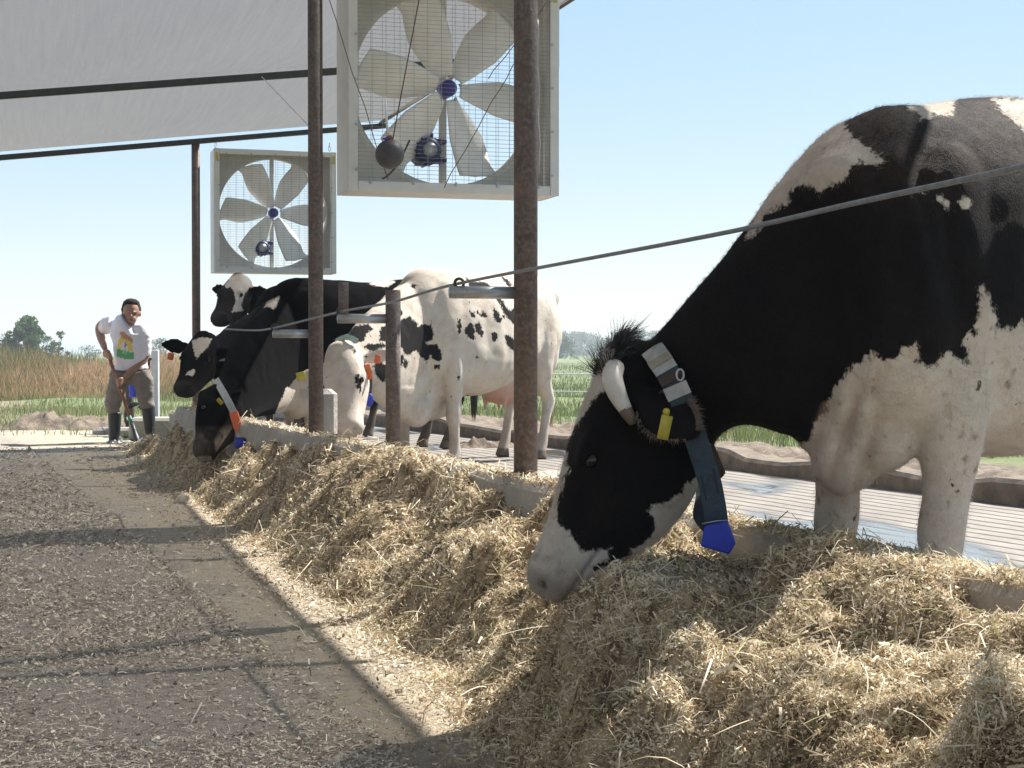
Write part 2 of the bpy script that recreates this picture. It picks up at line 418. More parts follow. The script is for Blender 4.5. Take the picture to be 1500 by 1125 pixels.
MB().box(W(503, 440, eyeB[1]) + np.array([0, 0, -.01]), (.05, .012, .20), AR, bev=.003).build('bracket', M_rust, pB)
# concrete footings
def footing(c, size, label, rz=AU):
    mb = MB(); mb.box(c, size, rz, bev=.03); o = mb.build('concrete_footing', M_conc, smooth=False); tag(o, label, 'footing')
footing(bA + np.array([0.13, 0.10, -.09]), (.34, .42, .22), 'pale concrete block around the foot of the nearest tall post')
footing(W(478, 612, 9.62) + np.array([0, 0, 0]), (.12, .12, .34), 'narrow concrete upright standing right behind the post by the white cow head')
footing(np.array([bD[0], bD[1], .18]), (.5, .5, .36), 'concrete block under the farthest post')

def roof():
    root = thing('shade_roof', RT(0, 8, 3), AR, 'grey woven shade cloth roof on dark steel beams over the aisle', 'shade roof')
    t = NT('shade_cloth')
    n = t.noise(3, 8, .7, t.mapping((9, .35, 1))); n2 = t.noise(60, 3, .6, t.mapping((1, 5, 1))); n3 = t.noise(.6, 3)
    c = t.ramp(n, [(.25, (.20, .175, .158)), (.5, (.26, .23, .208)), (.75, (.33, .295, .265))])
    c = t.mix(.35, c, t.ramp(n2, [(.3, (.28, .27, .265)), (.7, (.50, .485, .475))])); t.col(c); t.set(Roughness=.9)
    tl = t.n('ShaderNodeBsdfTranslucent'); t.l(t.mix(1.0, c, (.56, .50, .45), 'MULTIPLY'), tl.inputs[0]); tp = t.n('ShaderNodeBsdfTransparent')
    m1 = t.n('ShaderNodeMixShader'); m1.inputs[0].default_value = .55; t.l(t.b.outputs[0], m1.inputs[1]); t.l(tl.outputs[0], m1.inputs[2])
    m2 = t.n('ShaderNodeMixShader'); m2.inputs[0].default_value = .20; t.l(m1.outputs[0], m2.inputs[1]); t.l(tp.outputs[0], m2.inputs[2]); t.l(m2.outputs[0], t.out.inputs[0])
    beams = [17.2, 13.1, 9.43, 6.06, 2.2, -1.7]
    ts = np.linspace(-1.7, 17.2, 160); ws = np.linspace(0, 1, 70); P = []
    bt = np.array(sorted(beams))
    for tt in ts:
        k = np.clip(np.searchsorted(bt, tt) - 1, 0, len(bt) - 2); q = (tt - bt[k]) / (bt[k + 1] - bt[k]); sag = math.sin(math.pi * np.clip(q, 0, 1))
        edge = 3.66 - .12 * sag
        for w_ in ws:
            l = -7.5 + (edge + 7.5) * w_
            z = zroof(l) - .0 - .11 * sag * (1 - w_ * .3) + .03 + .018 * math.sin(l * 2.6 + tt) * sag
            P.append(RT(l, tt, z))
    n_, m_ = len(ts), len(ws); idx = np.arange(n_ * m_).reshape(n_, m_); f = np.stack([idx[:-1, :-1], idx[:-1, 1:], idx[1:, 1:], idx[1:, :-1]], -1).reshape(-1, 4)
    mk('shade_cloth', np.array(P), f, t.m, root)
    for tt in beams:
        a, b = RT(-7.5, tt, zroof(-7.5) - .03), RT(3.66, tt, zroof(3.66) - .03)
        c_ = (a + b) / 2; L = np.linalg.norm(b - a); ang = math.atan(.12)
        M = Matrix.Rotation(AR, 3, 'Z') @ Matrix.Rotation(-ang, 3, 'Y')
        MB().box(c_, (L, .045, .055), M=np.array(M), bev=.006).build('beam', M_dark, root, smooth=False)
    for l in (3.6, -7.4, -2.6):
        MB().tube([RT(l, -1.7, zroof(l) - .0), RT(l, 17.2, zroof(l) - .0)], .02 if l > 0 else .035, 8).build('purlin', M_dark, root)
    for s in (-2.6, -7.4):   # posts that carry the other side, outside the picture
        pass
roof()

def fan(c, deg0, label, zc, chain_top):
    root = thing('ventilation_fan', c, AR, label, 'fan', 'square fans hung over the feed curb')
    ex, ey, ez = VR, UR, np.array([0, 0, 1.0]); A = np.array([ex, ey, ez]).T
    def Lc(x, y, z): return c + ex * x + ey * y + ez * z
    H = .64; D = .36; Rr = .575
    m_frame = M_fanpaint; m_pan = M_fanpanel
    mb = MB()
    # outer frame, four sheet-metal sides
    for sx in (-1, 1):
        mb.box(Lc(sx * (H - .012), 0, 0), (.024, D, 2 * H), M=A, bev=.004)
    for sz in (-1, 1): mb.box(Lc(0, .001, sz * (H - .012)), (2 * H - .05, D - .004, .024), M=A, bev=.004)
    mb.build('housing', m_frame, root, smooth=False)
    # front rim
    mb = MB()
    for sx in (-1, 1): mb.box(Lc(sx * (H - .028), -D / 2 - .006, 0), (.056, .012, 2 * H + .004), M=A, bev=.003)
    for sz in (-1, 1): mb.box(Lc(0, -D / 2 - .005, sz * (H - .028)), (2 * H - .114, .01, .056), M=A, bev=.003)
    mb.build('rim', m_frame, root, smooth=False)
    # orifice panel with a round opening and its ring
    K = 96; v = []; f = []
    for k in range(K):
        a = 2 * math.pi * k / K; ca, sa = math.cos(a), math.sin(a); q = (H - .03) / max(abs(ca), abs(sa))
        v += [Lc(q * ca, .03, q * sa), Lc((Rr + .03) * ca, .03, (Rr + .03) * sa), Lc(Rr * ca, .0, Rr * sa), Lc(Rr * ca, .16, Rr * sa)]
    for k in range(K):
        a, b = k * 4, ((k + 1) % K) * 4
        for j in range(3): f.append((a + j, b + j, b + j + 1, a + j + 1))
    mk('orifice_panel', v, f, m_pan, root)
    # strut, belt, motor
    MB().box(Lc(0.0, .13, 0), (.045, .03, 2 * H - .05), M=A, bev=.004).build('strut', m_frame, root, smooth=False)
    mo = MB(); mc = Lc(-.115, .10, -.37); mo.tube([mc - ey * .11, mc - ey * .10, mc + ey * .12, mc + ey * .13], [.05, .075, .075, .05], 20)
    for k in range(12):
        a = 2 * math.pi * k / 12; mo.box(mc + ex * .078 * math.cos(a) + ez * .078 * math.sin(a), (.008, .18, .016), M=A @ np.array(Matrix.Rotation(-a + math.pi / 2, 3, 'Y')))
    mo.box(mc + ez * .09, (.08, .1, .05), M=A, bev=.008); mo.box(mc + ex * .07 + ez * -.05, (.10, .12, .03), M=A, bev=.005)
    mo.box(mc + ex * .07 + ez * .06, (.10, .12, .03), M=A, bev=.005)
    mt = mo.build('motor', M_motor, root)
    MB().tube([mc - ey * .112, mc - ey * .135], .042, 24).build('pulley', M_galv, mt)
    MB().tube([Lc(0, .08, 0), Lc(0, -.03, 0), Lc(0, -.055, 0)], [.05, .05, .03], 20).build('hub', M_hub, root)
    bl = MB(); bc = Lc(0, .0, 0)
    for k in range(5):
        a = 2 * math.pi * k / 5 + .3; p = Lc(math.cos(a) * .075, -.02, math.sin(a) * .075); MB().ell(p, (.010,) * 3, nu=8, nv=6).build('bolt', M_galv, root)
    # six twisted blades
    for b in range(6):
        a0 = R(deg0 + 60 * b); NR, NC = 22, 8; v = []
        for side in (0, 1):
            for i in range(NR):
                r = .07 + (.555 - .07) * i / (NR - 1); u = i / (NR - 1)
                ch = .10 + .15 * min(1, u * 2.0) ** .8 - .02 * u; tw = R(36 - 18 * u); off = .03 * math.sin(u * math.pi) + (.045 * max(0, u - .85) / .15)
                for j in range(NC):
                    s_ = (j / (NC - 1) - .5); rr = r + (.03 * s_ if i == NR - 1 else 0) + .05 * u * s_
                    cx = s_ * ch + off * (1 if s_ > 0 else .2) ; cam_ = .035 * (.25 - s_ * s_) * 4 * .5
                    tx = cx * math.cos(tw); ty = cx * math.sin(tw) - cam_ + side * .004
                    X = rr * math.cos(a0) - tx * math.sin(a0); Z = rr * math.sin(a0) + tx * math.cos(a0)
                    v.append(Lc(X, ty - .01, Z))
        f = []; o = NR * NC
        for i in range(NR - 1):
            for j in range(NC - 1):
                q = i * NC + j; f.append((q, q + 1, q + NC + 1, q + NC)); f.append((o + q, o + q + NC, o + q + NC + 1, o + q + 1))
        for j in range(NC - 1):
            q = (NR - 1) * NC + j; f.append((q, q + 1, o + q + 1, o + q))
            f.append((j, o + j, o + j + 1, j + 1))
        for i in range(NR - 1):
            q = i * NC; f.append((q, q + NC, o + q + NC, o + q)); q += NC - 1; f.append((q, o + q, o + q + NC, q + NC))
        mk('blade', v, f, M_blade, root)
    # wire guard
    g = MB(); y = -D / 2 + .004
    for k in range(49):
        z = -H + .055 + (2 * H - .11) * k / 48; g.tube([Lc(-H + .03, y, z), Lc(H - .03, y, z)], .0012, 4, False)
    for k in range(15):
        x = -H + .06 + (2 * H - .12) * k / 14; g.tube([Lc(x, y - .003, -H + .03), Lc(x, y - .003, H - .03)], .0013, 4, False)
    for k in range(17):
        x = -H + .06 + (2 * H - .12) * k / 16; g.tube([Lc(x, D / 2 - .01, -H + .03), Lc(x, D / 2 - .01, H - .03)], .0011, 4, False)
    g.build('wire_guard', M_wire, root, smooth=False)
    for sx in (-1, 1):
        for k in range(5): MB().box(Lc(sx * (H - .05), -D / 2 - .016, -H + .12 + k * .26), (.022, .010, .012), M=A).build('guard_clip', M_galv, root, smooth=False)
    for sz in (-1, 1):
        for k in range(5): MB().box(Lc(-H + .13 + k * .255, -D / 2 - .016, sz * (H - .05)), (.012, .010, .022), M=A).build('guard_clip', M_galv, root, smooth=False)
    for sx in (-1, 1):
        MB().box(Lc(sx * (H - .03), -D / 2 - .016, H - .085), (.024, .006, .085), M=A).build('warning_label', M_yellow, root, smooth=False)
        a = Lc(sx * (H - .04), 0, H - .005); zt = chain_top; n = max(2, int((zt - a[2]) / .034)); chn = MB()
        for k in range(n):
            zc_ = a[2] + (zt - a[2]) * (k + .5) / n; hl = (zt - a[2]) / n * .68; th = np.linspace(0, 2 * math.pi, 13); q = ex if k % 2 else ey
            chn.tube([np.array([a[0], a[1], zc_]) + q * .011 * math.cos(s_) + ez * hl * math.sin(s_) for s_ in th], .0035, 5, False)
        chn.build('chain', M_chain, root)
    return root, Lc
M_fanpaint = simple('fan_paint', (.68, .685, .67), .5, .1, .12, 12)
M_fanpanel = simple('fan_panel', (.70, .68, .63), .55, .15, .15, 8)
M_blade = simple('fan_blade', (.88, .86, .82), .38, .05, .15, 9)
M_motor = simple('motor_paint', (.045, .06, .16), .5, .1, .3, 30)
M_hub = simple('hub_paint', (.05, .045, .28), .45, 0, .2, 30)
M_wire = simple('guard_wire', (.40, .41, .42), .4, .5)
M_yellow = simple('yellow_plastic', (.62, .50, .04), .55, 0, .3, 80)
c1 = W(400.5, 312, 17.35); f1, _ = fan(c1, -5, 'smaller looking square fan hung from the farthest roof beam above the black cows', 0, zroof(2.4) - .06)
dN = 9.62; c2 = W(656, 130, dN + .22); f2, L2 = fan(c2, -12, 'large square six bladed fan hung between the two tall posts', 0, zroof(2.3) + .02)

# float ball in front of the large fan
ball_c = W(571, 226, dN - .42)
fb = thing('float_ball', ball_c, 0, 'dark round float ball on strings hung in front of the large fan', 'ball')
MB().ell(ball_c, (.082, .082, .082), nu=32, nv=20).build('ball', simple('ball_rubber', (.075, .075, .08), .55, 0, .4, 18, .004), fb)
MB().tube([ball_c + np.array([0, 0, .08]), ball_c + np.array([-.01, 0, .10])], .02, 12).build('collar', simple('rust_brown', (.25, .10, .07), .7), fb)
MB().tube([W(569, 206, dN - .42), W(566, 172, dN - .42), W(565, 142, dN - .42)], [.008, .006, .002], 8).build('quill', simple('white_plastic', (.75, .76, .78), .5), fb)
MB().loft([(W(559, 203, dN - .45), W(559, 204, dN - .45), .002), (W(568, 200, dN - .45), W(568, 206, dN - .45), .004)], 8).build('vane', simple('blue_plastic', (.03, .06, .42), .4), fb)
def cord(name, a, b, r, mat, parent=None, sag=0.0, n=14, wob=0.0):
    P = [np.array(a) * (1 - k / n) + np.array(b) * (k / n) - np.array([0, 0, sag * 4 * (k / n) * (1 - k / n)]) + np.array([wob * math.sin(k * 1.3), 0, wob * math.cos(k * 2.1)]) for k in range(n + 1)]
    return MB().tube(P, r, 6).build(name, mat, parent)
M_string = simple('brown_string', (.16, .10, .07), .9)
top = lambda px, py, d: W(px, py, d)
cord('string', W(575, 206, dN - .42), RT(*[float(x) for x in (np.dot(W(628, -45, dN - .42), VR), np.dot(W(628, -45, dN - .42), UR))], zroof(2.1)), .004, M_string, fb)
for k, (a, b) in enumerate([((482, 0), (568, 262)), ((800, 5), (715, 115)), ((752, 95), (650, 275))]):
    o = cord('guy_wire', W(a[0], a[1], dN - .27), W(b[0], b[1], dN - .27), .0028, M_string, f2, .0, 10, .004)
cord('power_lead', W(600, 205, dN - .1), W(560, 262, dN - .1), .006, M_dark, f2, .04)
cord('power_lead', W(787, 30, dN - .25), W(790, 255, dN - .25), .007, M_wire, f2, .02, 14, .004)
cord('roof_string', W(383, 112, 13.0), W(452, 184, 13.0), .004, simple('white_string', (.6, .6, .6), .8), None)
o = bpy.data.objects['roof_string']; tag(o, 'thin pale string hanging from the roof beam beside the tall post', 'string')

# steel cable running through the arms' eyes towards the camera
cp_pts = [W(330, 482, 10.55), W(372, 484, 10.2), eyeC, eyeB, (eyeA + eyeB) / 2 - np.array([0, 0, .012]), eyeA, W(1000, 353, 4.25), W(1130, 326, 3.75), W(1250, 298, 3.4), W(1500, 244, 2.85), W(1800, 175, 2.4)]
cr = spline([list(p) for p in cp_pts], 10)
tag(MB().tube(cr, .0058, 10).build('steel_cable', M_rope), 'twisted grey steel cable strung over the curb in front of the cows', 'cable')
# strands of the twist on its near half

# ================= COWS =================
M_coat = NT('cow_coat')
def _coat(t):
    a = t.math('ADD', t.attr('patch'), t.math('MULTIPLY', t.math('SUBTRACT', t.noise(48, 2, .5), .5), .040))
    a = t.math('ADD', a, t.math('MULTIPLY', t.math('SUBTRACT', t.noise(260, 3, .6, t.mapping((1, 1, .25))), .5), .018))
    msk = t.maprange(a, -.004, .004)
    n = t.noise(6, 7, .7); fur = t.noise(330, 3, .7, t.mapping((1, 1, .3))); geo = t.n('ShaderNodeNewGeometry'); sx = t.n('ShaderNodeSeparateXYZ'); t.l(geo.outputs['Normal'], sx.inputs[0])
    blk = t.ramp(n, [(.3, (.009, .0085, .010)), (.6, (.014, .013, .014)), (.8, (.022, .018, .016))])
    blk = t.mix(t.math('MULTIPLY', t.attr('sunbleach'), t.maprange(n, .35, .65)), blk, (.07, .046, .034))
    blk = t.mix(.5, blk, t.mix(1.0, blk, t.ramp(fur, [(.3, (.5, .5, .5)), (.7, (1.6, 1.5, 1.5))]), 'MULTIPLY'))
    blk = t.mix(1.0, blk, t.ramp(t.maprange(t.attr('sunbleach'), -.5, 0.0), [(0, (.4, .4, .42)), (1, (1, 1, 1))]), 'MULTIPLY')
    wht = t.ramp(n, [(.3, (.48, .39, .315)), (.5, (.60, .53, .455)), (.7, (.66, .605, .545))])
    wht = t.mix(t.maprange(t.noise(17, 6, .8, t.mapping((1, 1, .35))), .56, .70), wht, (.50, .40, .31))
    wht = t.mix(t.maprange(t.noise(34, 3, .6, t.mapping((1, 1, .6))), .69, .72), wht, (.13, .10, .075))
    wht = t.mix(.3, wht, t.mix(1.0, wht, t.ramp(fur, [(.3, (.75, .75, .75)), (.7, (1.1, 1.1, 1.1))]), 'MULTIPLY'))
    c = t.mix(msk, blk, wht)
    tn = t.n('ShaderNodeAttribute'); tn.attribute_name = 'tint'
    c = t.mix(tn.outputs['Alpha'], c, tn.outputs['Color']); t.col(c)
    t.set(Roughness=t.math('SUBTRACT', .84, t.math('MULTIPLY', t.attr('sunbleach'), .25))); t.l(t.maprange(t.attr('sunbleach'), -.5, 0.0, .01, .08), t.b.inputs['Specular IOR Level'])
    t.b.inputs['Sheen Weight'].default_value = .03; t.b.inputs['Sheen Roughness'].default_value = .4
    t.bump(t.math('ADD', fur, t.math('MULTIPLY', t.noise(40, 5, .7), 1.0)), .004)
_coat(M_coat); M_coat = M_coat.m
M_eye = simple('eye', (.012, .008, .006), .06)
M_hoof = simple('hoof', (.10, .08, .065), .6)
M_horn = NT('horn'); M_horn.col(M_horn.ramp(M_horn.noise(9, 5), [(.3, (.40, .35, .28)), (.6, (.66, .62, .55))])); M_horn.set(Roughness=.45); M_horn = M_horn.m
M_horntip = simple('horn_tip', (.16, .12, .09), .5)
M_hair_b = simple('black_hair', (.03, .03, .034), .5); M_hair_w = simple('pale_hair', (.55, .42, .28), .7)
M_strap = simple('collar_webbing', (.035, .06, .085), .7, 0, .4, 60, .002)
M_cloth_w = simple('collar_pale_cloth', (.45, .45, .44), .8, 0, .35, 30, .003)
M_leather = simple('leather', (.075, .045, .035), .7, 0, .4, 40)
M_bluetag = simple('blue_plastic_tag', (.025, .05, .50), .45, 0, .25, 20)
M_ytag = simple('yellow_ear_tag', (.50, .42, .05), .5, 0, .3, 50)
M_otag = simple('orange_ear_tag', (.75, .16, .05), .5, 0, .2, 50)

TORSO = [(-1.68, 1.33, 1.10, .06), (-1.62, 1.42, .98, .14), (-1.47, 1.465, .86, .22), (-1.22, 1.48, .74, .275), (-1.0, 1.49, .63, .30), (-.75, 1.455, .55, .345),
         (-.45, 1.445, .51, .375), (-.15, 1.47, .54, .335), (.05, 1.47, .60, .265), (.18, 1.42, .64, .22), (.27, 1.32, .74, .16)]
HEAD = [(-.08, .02, -.20, .085, .0), (.0, .062, -.235, .10, .10), (.10, .078, -.262, .108, .18), (.20, .072, -.285, .122, .25), (.30, .062, -.275, .108, .30), (.40, .045, -.235, .092, .25),
        (.48, .040, -.185, .082, .1), (.54, .042, -.150, .084, -.05), (.585, .038, -.132, .086, -.05), (.615, .022, -.115, .076, 0), (.632, -.005, -.090, .048, 0)]

def cow(name, px, d, ang, label, head, neck, voxel=.012, polys_w=(), polys_b=None, white=False, ears=None, legs=None, brisket=None, udder=False, tail=True,
        torso=TORSO, bleach=.3, extra=None, pinkface=False, group='dairy cows at the feed curb', jag=.0, hs=1.0, hwm=1.0):
    """px,d: image column and distance of the point between the front hooves; ang: degrees the cow's back points away from image right.
    head=(origin, forward, up) in world; neck=[(top,bottom,halfwidth)...] in world from shoulder to poll"""
    X = (px - 750) / F * d; base = np.array([X, d, ZP]); a = R(ang); fwd = np.array([-math.cos(a), -math.sin(a), 0]); rz = math.atan2(fwd[1], fwd[0])
    root = thing(name, base, rz, label, 'cow', group)
    M = np.array(RM[root.name]); Mi = np.linalg.inv(M)
    loc = lambda p: Mi[:3, :3] @ np.asarray(p, float) + Mi[:3, 3]
    wor = lambda p: np.asarray(p, float) @ M[:3, :3].T + M[:3, 3]
    mb = MB()
    mb.loft(smooth_rings([((x, 0, zt), (x + (.0), 0, zb), hw, -.12 if x < -1.0 else -.18) for x, zt, zb, hw in torso], 3), 32, .85)
    mb.ell((-1.02, .235, 1.33), (.10, .06, .07)); mb.ell((-1.02, -.235, 1.33), (.10, .06, .07))
    mb.ell((-1.55, .12, 1.28), (.09, .06, .08)); mb.ell((-1.55, -.12, 1.28), (.09, .06, .08))
    L = dict(fl=(0, .19), fr=(0, -.19), hl=(0, .20), hr=(0, -.20)); L.update(legs or {})
    for k in ('fl', 'fr'):
        dx, y = L[k]; s_ = 1 if y > 0 else -1
        mb.ell((-.04, s_ * .185, 1.02), (.20, .10, .36), np.array(Matrix.Rotation(.25, 3, 'Y')))
        pts = [(-.06, s_ * .13, 1.12, .07), (-.04, s_ * .165, .96, .12), (.0, y * .98, .74, .105), (dx * .4 + .0, y, .60, .078), (dx * .7 + .005, y, .50, .060), (dx + .02, y, .42, .060), (dx + .025, y, .37, .057), (dx + .015, y, .30, .044),
               (dx + .01, y, .19, .040), (dx + .012, y, .12, .048), (dx + .035, y, .075, .046), (dx + .05, y, .0, .062)]
        q = spline(pts, 3); mb.tube(q[:, :3], q[:, 3], 16)
    for k in ('hl', 'hr'):
        dx, y = L[k]; s_ = 1 if y > 0 else -1
        mb.ell((-1.30, s_ * .17, 1.02), (.27, .12, .32)); mb.ell((-1.36, s_ * .17, .86), (.17, .10, .22))
        pts = [(-1.27, s_ * .11, 1.15, .08), (-1.28, s_ * .155, .95, .15), (-1.27 + dx * .3, y * .95, .72, .115), (-1.34 + dx * .7, y, .58, .072), (-1.42 + dx, y, .50, .056), (-1.44 + dx, y, .44, .052), (-1.41 + dx, y, .36, .042), (-1.37 + dx, y, .22, .038),
               (-1.345 + dx, y, .13, .046), (-1.32 + dx, y, .08, .046), (-1.30 + dx, y, .0, .062)]
        q = spline(pts, 3); mb.tube(q[:, :3], q[:, 3], 16)
    # neck
    rings = [(loc(t_), loc(b_), hw, 0) for t_, b_, hw in neck]
    mb.loft(smooth_rings(rings, 4), 28, .95)
    if brisket is not None:
        for (c_, r_) in brisket: mb.ell(loc(c_), r_)
    if udder:
        mb.ell((-1.02, .0, .60), (.24, .17, .17))
        for x, y in ((-.9, .09), (-.9, -.09), (-1.1, .09), (-1.1, -.09)): mb.tube([(x, y, .50), (x, y, .44), (x, y, .39)], [.028, .02, .012], 8)
    # head
    o, hf, hu = [np.asarray(q, float) for q in head]; hf = hf / np.linalg.norm(hf); hu = hu - hf * hu.dot(hf); hu /= np.linalg.norm(hu)
    hf, hu = Mi[:3, :3] @ hf, Mi[:3, :3] @ hu; hl = np.cross(hu, hf); HO = loc(o); HM = np.array([hf, hl, hu]).T
    Hp = lambda p: (np.asarray(p, float) * hs) @ HM.T + HO
    HW = lambda p: wor(Hp(p))
    mb.loft(smooth_rings([(Hp((x, 0, zt)), Hp((x, 0, zb)), hw * hs * hwm, tp) for x, zt, zb, hw, tp in HEAD], 4), 30, .82)
    for s_ in (-1, 1):
        mb.ell(Hp((.235, s_ * .092, .022)), (.055 * hs, .030 * hs, .036 * hs), HM); mb.ell(Hp((.20, s_ * .085, -.17)), (.11 * hs, .03 * hs, .09 * hs), HM)
        mb.ell(Hp((.57, s_ * .045, -.015)), (.035 * hs, .035 * hs, .035 * hs), HM)
    mb.ell(Hp((.0, 0, .045)), (.05 * hs, .07 * hs, .04 * hs), HM)
    ears = ears or [(( .06, .10, -.06), (.07, .29, -.09)), ((.06, -.10, -.06), (.07, -.29, -.09))]
    earinfo = []
    for er_ in ears:
        b_, t_ = np.array(er_[0], float), np.array(er_[1], float); ax = t_ - b_; L_ = np.linalg.norm(ax); axn = ax / L_
        wv = np.cross(axn, er_[2] if len(er_) > 2 else [1, .0, .3]); wv /= np.linalg.norm(wv); nv = np.cross(axn, wv); rr = []
        for u_, hw in ((-.12, .028), (.1, .034), (.3, .055), (.5, .066), (.7, .060), (.88, .038), (1.0, .014)):
            c_ = b_ + ax * u_ - wv * 0 - np.array([0, 0, .02 * math.sin(u_ * 2)]); rr.append((Hp(c_ + nv * .013), Hp(c_ - nv * .013), hw * hs * (er_[3] if len(er_) > 3 else 1), 0))
        mb.loft(smooth_rings(rr, 3), 16, .9); earinfo.append((b_ + ax * .55, axn, wv, nv))
    # tail base
    if tail:
        q = spline([(-1.60, 0, 1.42, .035), (-1.70, 0, 1.36, .032), (-1.74, 0, 1.2, .026), (-1.73, .0, .95, .020), (-1.72, .01, .70, .016), (-1.72, .01, .56, .014)], 4); mb.tube(q[:, :3], q[:, 3], 10)
    co, no, fa = remesh(mb, voxel, 9 if voxel < .01 else 6, .5)
    # carve and shape: (centre, radius, depth)
    hc = (co - HO) @ HM / hs      # head coordinates
    def bumpat(c_, rad, h, P=hc, k=1.0):
        nonlocal co
        d2 = (((P - np.array(c_)) / np.array(rad)) ** 2).sum(1); co = co + no * (h * k * np.exp(-d2))[:, None]
    tint = np.zeros((len(co), 4), np.float32)
    def paint(mask, c_):
        m_ = np.clip(mask, 0, 1)[:, None]; tint[:, :3] = np.where(tint[:, 3:4] > 0, tint[:, :3] * (1 - m_) + np.array(c_) * m_, np.array(c_)); tint[:, 3] = np.maximum(tint[:, 3], m_[:, 0])
    g = lambda c_, rad, P=hc: np.exp(-(((P - np.array(c_)) / np.array(rad)) ** 2).sum(1))
    near = (hc[:, 0] > -.1) & (hc[:, 0] < .7) & (np.abs(hc[:, 1]) < .2) & (hc[:, 2] > -.4) & (hc[:, 2] < .2)
    for s_ in (-1, 1):
        bumpat((.605, s_ * .056, -.008), (.024, .020, .022), -.028 * hs)      # nostril
        bumpat((.262, s_ * .125, .008), (.026, .03, .020), -.014 * hs)        # eye socket
        bumpat((.262, s_ * .12, .038), (.045, .03, .012), .010 * hs)        # brow
        bumpat((.40, s_ * .10, -.03), (.10, .05, .035), -.008 * hs)
        paint(np.clip(g((.602, s_ * .058, -.006 ), (.026, .024, .019)) * 3.4 - 1.0, 0, 1) * near, (.012, .010, .010))
        # mouth line
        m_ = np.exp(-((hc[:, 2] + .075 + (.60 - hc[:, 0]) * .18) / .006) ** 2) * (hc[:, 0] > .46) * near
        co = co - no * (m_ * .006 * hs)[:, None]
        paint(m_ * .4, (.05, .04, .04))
    mz = np.clip((hc[:, 0] - .555) / .03, 0, 1) * near * (hc[:, 2] > -.09)
    paint(mz * .55, (.42, .33, .28) if pinkface else (.10, .095, .095))
    for c_, rad, h in (extra or []): bumpat(c_, rad, h, co)
    if voxel < .01:   # folds of the dewlap and brisket, tendons, shoulder
        wv_ = wor(co); pq = proj(wv_); fx = pq[:, 0]; fy = pq[:, 1]
        fold = np.sin((fx + (fy - 600) * .28) * .16 + 2.2 * vnoise(fy / 60, fx / 90, 4)) * np.exp(-((fx - 1235) / 48) ** 2 - ((fy - 640) / 75) ** 2) * .013
        fold += np.sin((fx * .6 + fy) * .07 + 2 * vnoise(fx / 50, fy / 50, 9)) * np.exp(-((fx - 1330) / 60) ** 2 - ((fy - 600) / 70) ** 2) * .004
        fold += (fbm(fx / 45, fy / 60, 12, 2)) * .010 * np.exp(-((fx - 1330) / 150) ** 2 - ((fy - 350) / 190) ** 2)
        ridge = np.exp(-((fx - 1330 - (fy - 300) * .22) / 22) ** 2) * np.exp(-((fy - 330) / 150) ** 2) * .016
        ridge -= np.exp(-((fx - 1385 - (fy - 300) * .15) / 20) ** 2) * np.exp(-((fy - 380) / 150) ** 2) * .014
        ridge += np.exp(-((fx - 1290 - (fy - 300) * .22) / 30) ** 2) * np.exp(-((fy - 560) / 90) ** 2) * .006
        co = co + no * (fold + ridge)[:, None]
        paint(np.clip(-fold * 75, 0, .5) * (np.exp(-((fx - 1250) / 75) ** 2 - ((fy - 650) / 70) ** 2) > .35), (.42, .29, .22))  # fold hollows tinted tan: crease shading put into the coat colour
        wm = sdist(pq, polys_w) > 5; spl = wm * np.clip((fbm(fx / 9, fy / 16, 91, 2) - .42) * 6, 0, .7) * (fy > 470) * (fx > 1150); paint(spl, (.17, .125, .09))
        paint(np.clip(fbm(fx / 30, fy / 60, 93, 3) * 1.2 - .2, 0, .30) * (fy > 500) * (fx > 1150) * wm, (.40, .31, .24))
        paint(np.clip((vnoise(fx / 9, fy / 12, 55) + .5 * vnoise(fx / 4, fy / 5, 57)) * 1.6 - .1, 0, .5) * near * (hc[:, 0] > .5), (.20, .17, .16))
    # muscle relief
    co = co + no * ((fbm(co[:, 0] * 5 + co[:, 1] * 3, co[:, 2] * 4, 71, 3)) * .016 * (co[:, 2] > .6) * (np.abs(hc[:, 1]) > .0) * np.clip((np.linalg.norm(hc - np.array([.25, 0, -.1]), axis=1) - .4) * 4, 0, 1))[:, None]
    rib = np.sin(co[:, 0] * 42) * np.exp(-((co[:, 0] + .45) / .35) ** 2) * np.exp(-((co[:, 2] - 1.05) / .28) ** 2) * (np.abs(co[:, 1]) > .15)
    co = co + no * (rib * .004)[:, None]
    body_side = np.abs(co[:, 1]) > .1
    sh = -.016 * np.exp(-((co[:, 0] + .26) / .05) ** 2 - ((co[:, 2] - 1.02) / .3) ** 2) - .014 * np.exp(-((co[:, 0] + 1.05) / .12) ** 2 - ((co[:, 2] - 1.12) / .12) ** 2)
    co = co + no * (sh * body_side)[:, None]
    # hooves, dirty feet
    foot = co[:, 2]
    paint(np.clip((.085 - foot) / .015, 0, 1), (.07, .055, .045))
    paint(np.clip((.34 - foot) / .3, 0, .45), (.28, .22, .17))
    if udder:
        ud = g((-1.02, 0, .52), (.26, .19, .20), co); paint(np.clip(ud * 1.8 - .3, 0, .9), (.52, .27, .20))
    pr = proj(wor(co)); dist = np.linalg.norm(wor(co) - np.array([0, 0, CAMH]), axis=1) / F     # m per px
    if white:
        sd1 = -sdist(pr, polys_b) * dist if polys_b else np.full(len(co), 1.0)
    else:
        sd1 = sdist(pr, polys_w) * dist
    if not white:
        for (m_, axn, wv, nv) in earinfo:
            rel = hc - m_; al = rel @ axn; w_ = rel @ wv; sd1 = np.where((al > -.06) & (al < .2) & (np.abs(rel @ nv) < .05) & (np.abs(w_) < .11) & (np.abs(hc[:, 1]) > .135 * hwm), -.5, sd1)
    for (b_, axn, wv, nv) in earinfo:     # inside of the ears
        pass
